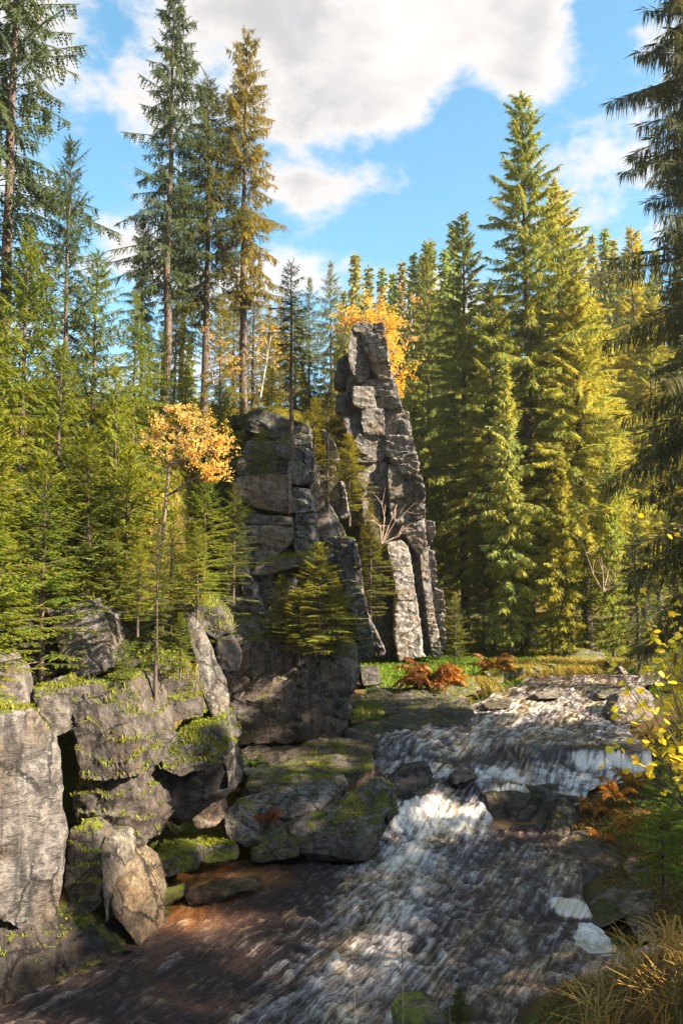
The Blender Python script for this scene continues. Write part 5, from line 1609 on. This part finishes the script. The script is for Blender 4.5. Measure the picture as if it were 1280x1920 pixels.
# straw tussocks, lower right
tuss = [(1150, 1900, 9.6), (1215, 1880, 9.0), (1265, 1860, 9.2), (1190, 1820, 10.6), (1250, 1790, 10.6), (1275, 1730, 11.4), (1265, 1920, 8.0), (1130, 1925, 8.8)]
tl_ = ["straw tussock lowest at the right, beside the small spruce tip", "straw tussock bending over the flat-topped stone", "straw tussock at the right edge behind the flat-topped stone",
       "straw tussock next to the white foam pillow", "straw tussock in front of the brown-grey boulder", "tall straw grass at the right edge below the green spruce", "nearest straw tussock in the lower right corner",
       "thin straw tussock at the bottom edge in the water's corner"]
for i, (px, py, d) in enumerate(tuss):
    b = P(px, py, d)
    b[2] = min(b[2], gz(b[0], d) + 0.3)
    n = 70
    x = b[0] + rng.normal(size=n) * 0.10
    y = b[1] + rng.normal(size=n) * 0.10
    sp = np.stack((x, y, np.full(n, b[2] - 0.05), rng.uniform(0.22, 0.62, n), rng.uniform(0.5, 1.7, n)), 1)
    o = blades("grass_tussock", sp, tl_[i], (0.50, 0.30, 0.10), 50 + i, kind=None, w=0.006)
    o['group'] = "straw tussocks on the right bank"


def leafy_bush(base, seed, n_br, n_leaf, size, box, color, label, name="hazel_bush"):
    """twigs with single leaves; each leaf its own part"""
    rng = np.random.RandomState(seed)
    base = np.asarray(base, float)
    e = empty(name, tuple(base))
    # one folded leaf, shared by all
    t_ = np.linspace(0, 1, 6)
    wv = np.array((0.0, 0.36, 0.5, 0.44, 0.26, 0.0)) * 0.86
    V, T = [], []
    for i in range(6):
        V += [(t_[i], 0, -0.05 * t_[i] ** 2), (t_[i], wv[i], 0.10 * wv[i] - 0.08 * t_[i] ** 2), (t_[i], -wv[i], 0.10 * wv[i] - 0.08 * t_[i] ** 2)]
    for i in range(5):
        a, b = i * 3, i * 3 + 3
        T += [(a, b, b + 1), (a, b + 1, a + 1), (a, a + 2, b + 2), (a, b + 2, b)]
    lm = []
    for k_ in range(5):
        lm.append(mesh_np("leaf", np.array(V), np.array(T), M_LEAF, True, {'rnd': np.full(len(V), k_ / 4.0)}))
    tips = []
    for k_ in range(n_br):
        mb = MB()
        tgt = np.array([rng.uniform(*box[i]) for i in range(3)]) - base
        st = np.array((rng.normal() * 0.08, rng.normal() * 0.08, 0))
        mid = st * 0.5 + tgt * 0.5 + np.array((0, 0, 0.16)) + rng.normal(size=3) * 0.06
        s = np.linspace(0, 1, 8)[:, None]
        pts = (1 - s) ** 2 * st + 2 * s * (1 - s) * mid + s ** 2 * tgt
        tube(mb, pts, np.linspace(0.009, 0.0025, 8), 5)
        link("branch", mb.mesh("branch", M_TWIG, True), e)
        tips.append(pts)
    for k_ in range(n_leaf):
        pts = tips[k_ % n_br]
        s = rng.uniform(0.42, 1.0)
        i = s * 7
        i0 = min(6, int(i))
        p = pts[i0] + (pts[i0 + 1] - pts[i0]) * (i - i0) + rng.normal(size=3) * 0.035
        o = bpy.data.objects.new("leaf", lm[rng.randint(5)])
        COL.objects.link(o)
        o.parent = e
        o.location = p
        o.rotation_euler = (rng.normal() * 0.55, rng.uniform(-0.1, 0.9), rng.uniform(0, 6.28))
        o.scale = (size * rng.uniform(0.65, 1.25),) * 3
        o.color = (*color, 1)
    tag(e, label, "bush")


YEL = (0.88, 0.66, 0.05)
b0 = P(1330, 1560, 9.2)
c1, c2 = P(1120, 1430, 9.2), P(1290, 1150, 9.2)
leafy_bush(b0, 3, 34, 298, 0.098, ((c1[0], c2[0]), (8.6, 9.8), (c1[2], c2[2])), YEL, "bush with many yellow leaves reaching in from the right edge over the rapids")
b0 = P(1340, 1450, 10.4)
c1, c2 = P(1190, 1330, 10.4), P(1310, 1090, 10.4)
leafy_bush(b0, 8, 26, 280, 0.098, ((c1[0], c2[0]), (10.0, 10.8), (c1[2], c2[2])), (0.66, 0.52, 0.04), "taller bush with greenish-yellow leaves behind the yellow one at the right edge")
b0 = P(1330, 1040, 13)
c1, c2 = P(1185, 1000, 13), P(1290, 930, 13)
leafy_bush(b0, 9, 4, 24, 0.10, ((c1[0], c2[0]), (12.4, 13.6), (c1[2], c2[2])), (0.50, 0.38, 0.03), "few yellow leaves on a thin branch before the dark spruce", "branch_sprig")


# ------------------------------------------------------------------ foam, small things in front
def pillow(name, outline, z, h, label, seed):
    pts = np.array([Pz(px, py, z) for px, py in outline])
    pts = np.concatenate((pts - np.array((0, 0, 0.06)), pts.mean(0) + (pts - pts.mean(0)) * 0.75 + np.array((0, 0, h))))
    me, c = rock_mesh(pts, 22, 0.10, 0.0, 7, seed, chips=0)
    me.materials.clear()
    me.materials.append(M_FOAM)
    o = link(name, me, None, c)
    tag(o, label, "foam")


pillow("foam_pillow", [(1072, 1752), (1085, 1738), (1115, 1738), (1152, 1775), (1155, 1792), (1110, 1792), (1078, 1772)], 0.02, 0.17, "white pillow of stiff foam caught at the right bank below the slanting stone", 91)
mb = MB()
tube(mb, [Pz(1090, 1795, 0.1) + np.array((0, 0, 0.05)), Pz(1125, 1797, 0.1) + np.array((0, 0, 0.07)), Pz(1158, 1792, 0.12) + np.array((0, 0, 0.05))], [0.012, 0.012, 0.008], 5)
tag(link("stick", mb.mesh("stick", M_TWIG, True)), "thin wet stick floating in front of the foam pillow", "stick")

rock([(735, 1925, 6.4), (760, 1898, 6.6), (800, 1890, 6.7), (832, 1912, 6.6), (840, 1960, 6.4), (740, 1970, 6.2)], (0, 0.5, -0.1), 14, 0.06, 0.02, (0.35, 0.33, 0.28), 0.5, None, "mossy_stump",
     label="dark mossy stump cut by the bottom edge", cat="stump")
tree(S_YOUNG[2], tuple(P(862, 2000, 6.3)), "tiny spruce seedling poking up at the bottom edge", (0.08, 0.10, 0.02), 0.115, 0.4, 1.3)


def stalk(name, pts, label, seed, head=True):
    rng = np.random.RandomState(seed)
    mb = MB()
    Q_ = np.array([P(*p_) for p_ in pts])
    base = Q_[0].copy()
    e = empty(name, tuple(base))
    tube(mb, Q_ - base, np.linspace(0.0035, 0.0015, len(Q_)), 4)
    link("stem", mb.mesh("stem", M_TWIG, True), e)
    if head:
        m2 = MB()
        n = 26
        q0 = Q_[-1] - base + (Q_[-2] - Q_[-1]) * rng.uniform(0, 0.35, n)[:, None]
        kites(m2, q0, unit(rng.normal(size=(n, 3)) + np.array((0, 0, 0.8))), np.full(n, 0.025), np.full(n, 0.006), rng, rng.rand(n))
        link("seed_head", m2.mesh("seed_head", M_GRASS), e, color=(0.3, 0.2, 0.06, 1))
    tag(e, label, "grass stalk")


stalk("dry_stalk", [(756, 1990, 6.0), (754, 1800, 6.1), (744, 1660, 6.2), (735, 1555, 6.3)], "long dry grass stalk rising in front of the white water", 1)
stalk("dry_stalk", [(845, 1990, 6.0), (842, 1880, 6.1), (842, 1790, 6.2)], "shorter dry stalk beside the spruce seedling", 2)
stalk("dry_stalk", [(668, 1990, 6.0), (664, 1850, 6.1), (655, 1720, 6.2), (648, 1650, 6.3)], "dry stalk left of the long one, over the dark water", 3)


# moss tufts and fallen leaves on the upward faces of the rocks
def rock_tops(names, thresh, x0, x1, y0, y1):
    C_, N_, A_, M_ = [], [], [], []
    for o in bpy.data.objects:
        if o.type != 'MESH' or o.name.split('.')[0] not in names:
            continue
        me = o.data
        n = len(me.polygons)
        c = np.empty(n * 3, np.float32)
        nr = np.empty(n * 3, np.float32)
        a = np.empty(n, np.float32)
        me.polygons.foreach_get('center', c)
        me.polygons.foreach_get('normal', nr)
        me.polygons.foreach_get('area', a)
        off = np.array(o.location) + (np.array(o.parent.location) if o.parent else 0)
        c = c.reshape(-1, 3) + off
        nr = nr.reshape(-1, 3)
        k_ = (nr[:, 2] > thresh) & (c[:, 0] > x0) & (c[:, 0] < x1) & (c[:, 1] > y0) & (c[:, 1] < y1)
        C_.append(c[k_])
        N_.append(nr[k_])
        A_.append(a[k_])
        M_.append(np.full(k_.sum(), o.color[3]))
    return np.concatenate(C_), np.concatenate(N_), np.concatenate(A_), np.concatenate(M_)


def moss_tufts():
    rng = np.random.RandomState(3)
    C_, N_, A_, M_ = rock_tops(("boulder", "rock_slab", "overhanging_block", "rock_block", "bank_stone"), 0.35, -9, 9, 6, 38)
    nz = fbm(C_ * 1.3, 3)
    wgt = A_ * np.clip(nz + (M_ - 0.42) * 2.0 + (N_[:, 2] - 0.6), 0, 1) * np.clip(20 / C_[:, 1], 0.5, 1.5) ** 2 * (C_[:, 2] > 0.5)
    pick = rng.choice(len(C_), 30000, p=wgt / wgt.sum())
    c = C_[pick] + rng.normal(size=(len(pick), 3)) * np.sqrt(A_[pick])[:, None] * 0.45 * np.array((1, 1, 0.2)) - N_[pick] * 0.015
    sp = np.concatenate((c, rng.uniform(0.03, 0.09, (len(c), 1)), rng.uniform(0.3, 1.2, (len(c), 1))), 1)
    blades("moss_tufts", sp, "yellow-green moss tufts growing on ledges and boulder tops", (0.17, 0.19, 0.02), 61, cat="moss", w=0.011)
    k_ = (N_[:, 2] > 0.6) & (M_ > 0.44) & (C_[:, 2] > 1.2) & (nz > 0.05)
    wgt = A_ * k_
    pick = rng.choice(len(C_), 2600, p=wgt / wgt.sum())
    c = C_[pick] + rng.normal(size=(len(pick), 3)) * 0.05 * np.array((1, 1, 0.1))
    sp = np.concatenate((c, rng.uniform(0.10, 0.26, (len(c), 1)), rng.uniform(0.5, 1.3, (len(c), 1))), 1)
    blades("ledge_grass", sp, "thin grass and bilberry sprigs in the cracks of the rocks", (0.20, 0.19, 0.03), 62, cat="grass", w=0.009)
    C_, N_, A_, M_ = rock_tops(("boulder", "rock_slab", "overhanging_block"), 0.45, -9, 9, 10, 30)
    pick = rng.choice(len(C_), 520, p=A_ / A_.sum())
    c = C_[pick] + N_[pick] * 0.012 + rng.normal(size=(len(pick), 3)) * np.sqrt(A_[pick])[:, None] * 0.4 * np.array((1, 1, 0))
    x = rng.uniform(-8, -2.5, 700)
    y = rng.uniform(14, 22, 700)
    g_ = np.stack((x, y, ground_z(x, y) + 0.12), 1)
    c = np.concatenate((c, g_[x < xl(y) - 2]))
    mb = MB()
    leaf_quads(mb, c, 0.065, rng, rng.rand(len(c)), 0.9)
    o = link("fallen_leaves", mb.mesh("fallen_leaves", M_LEAF), color=(0.55, 0.30, 0.12, 1))
    tag(o, "scattered orange fallen leaves on moss and rocks", "leaves", kind="stuff")


moss_tufts()


# ------------------------------------------------------------------ thin autumn haze between the far trees
def haze():
    x0, x1, y0, y1, z0, z1 = -320, 320, -40, 430, -3, 110
    V = [(x, y, z) for z in (z0, z1) for y in (y0, y1) for x in (x0, x1)]
    Q = np.array([(0, 2, 3, 1), (4, 5, 7, 6), (0, 1, 5, 4), (2, 6, 7, 3), (0, 4, 6, 2), (1, 3, 7, 5)])
    m, t, out = new_mat("haze")
    pv = t.node('ShaderNodeVolumePrincipled')
    pv.inputs['Color'].default_value = (0.92, 0.94, 1.0, 1)
    pv.inputs['Density'].default_value = 0.00018
    pv.inputs['Anisotropy'].default_value = 0.3
    t.l.new(pv.outputs[0], out.inputs['Volume'])
    o = link("haze", mesh_np("haze", np.array(V, float), Q, m))
    o['kind'] = 'stuff'
    o['label'] = "thin autumn haze in the valley air"


haze()
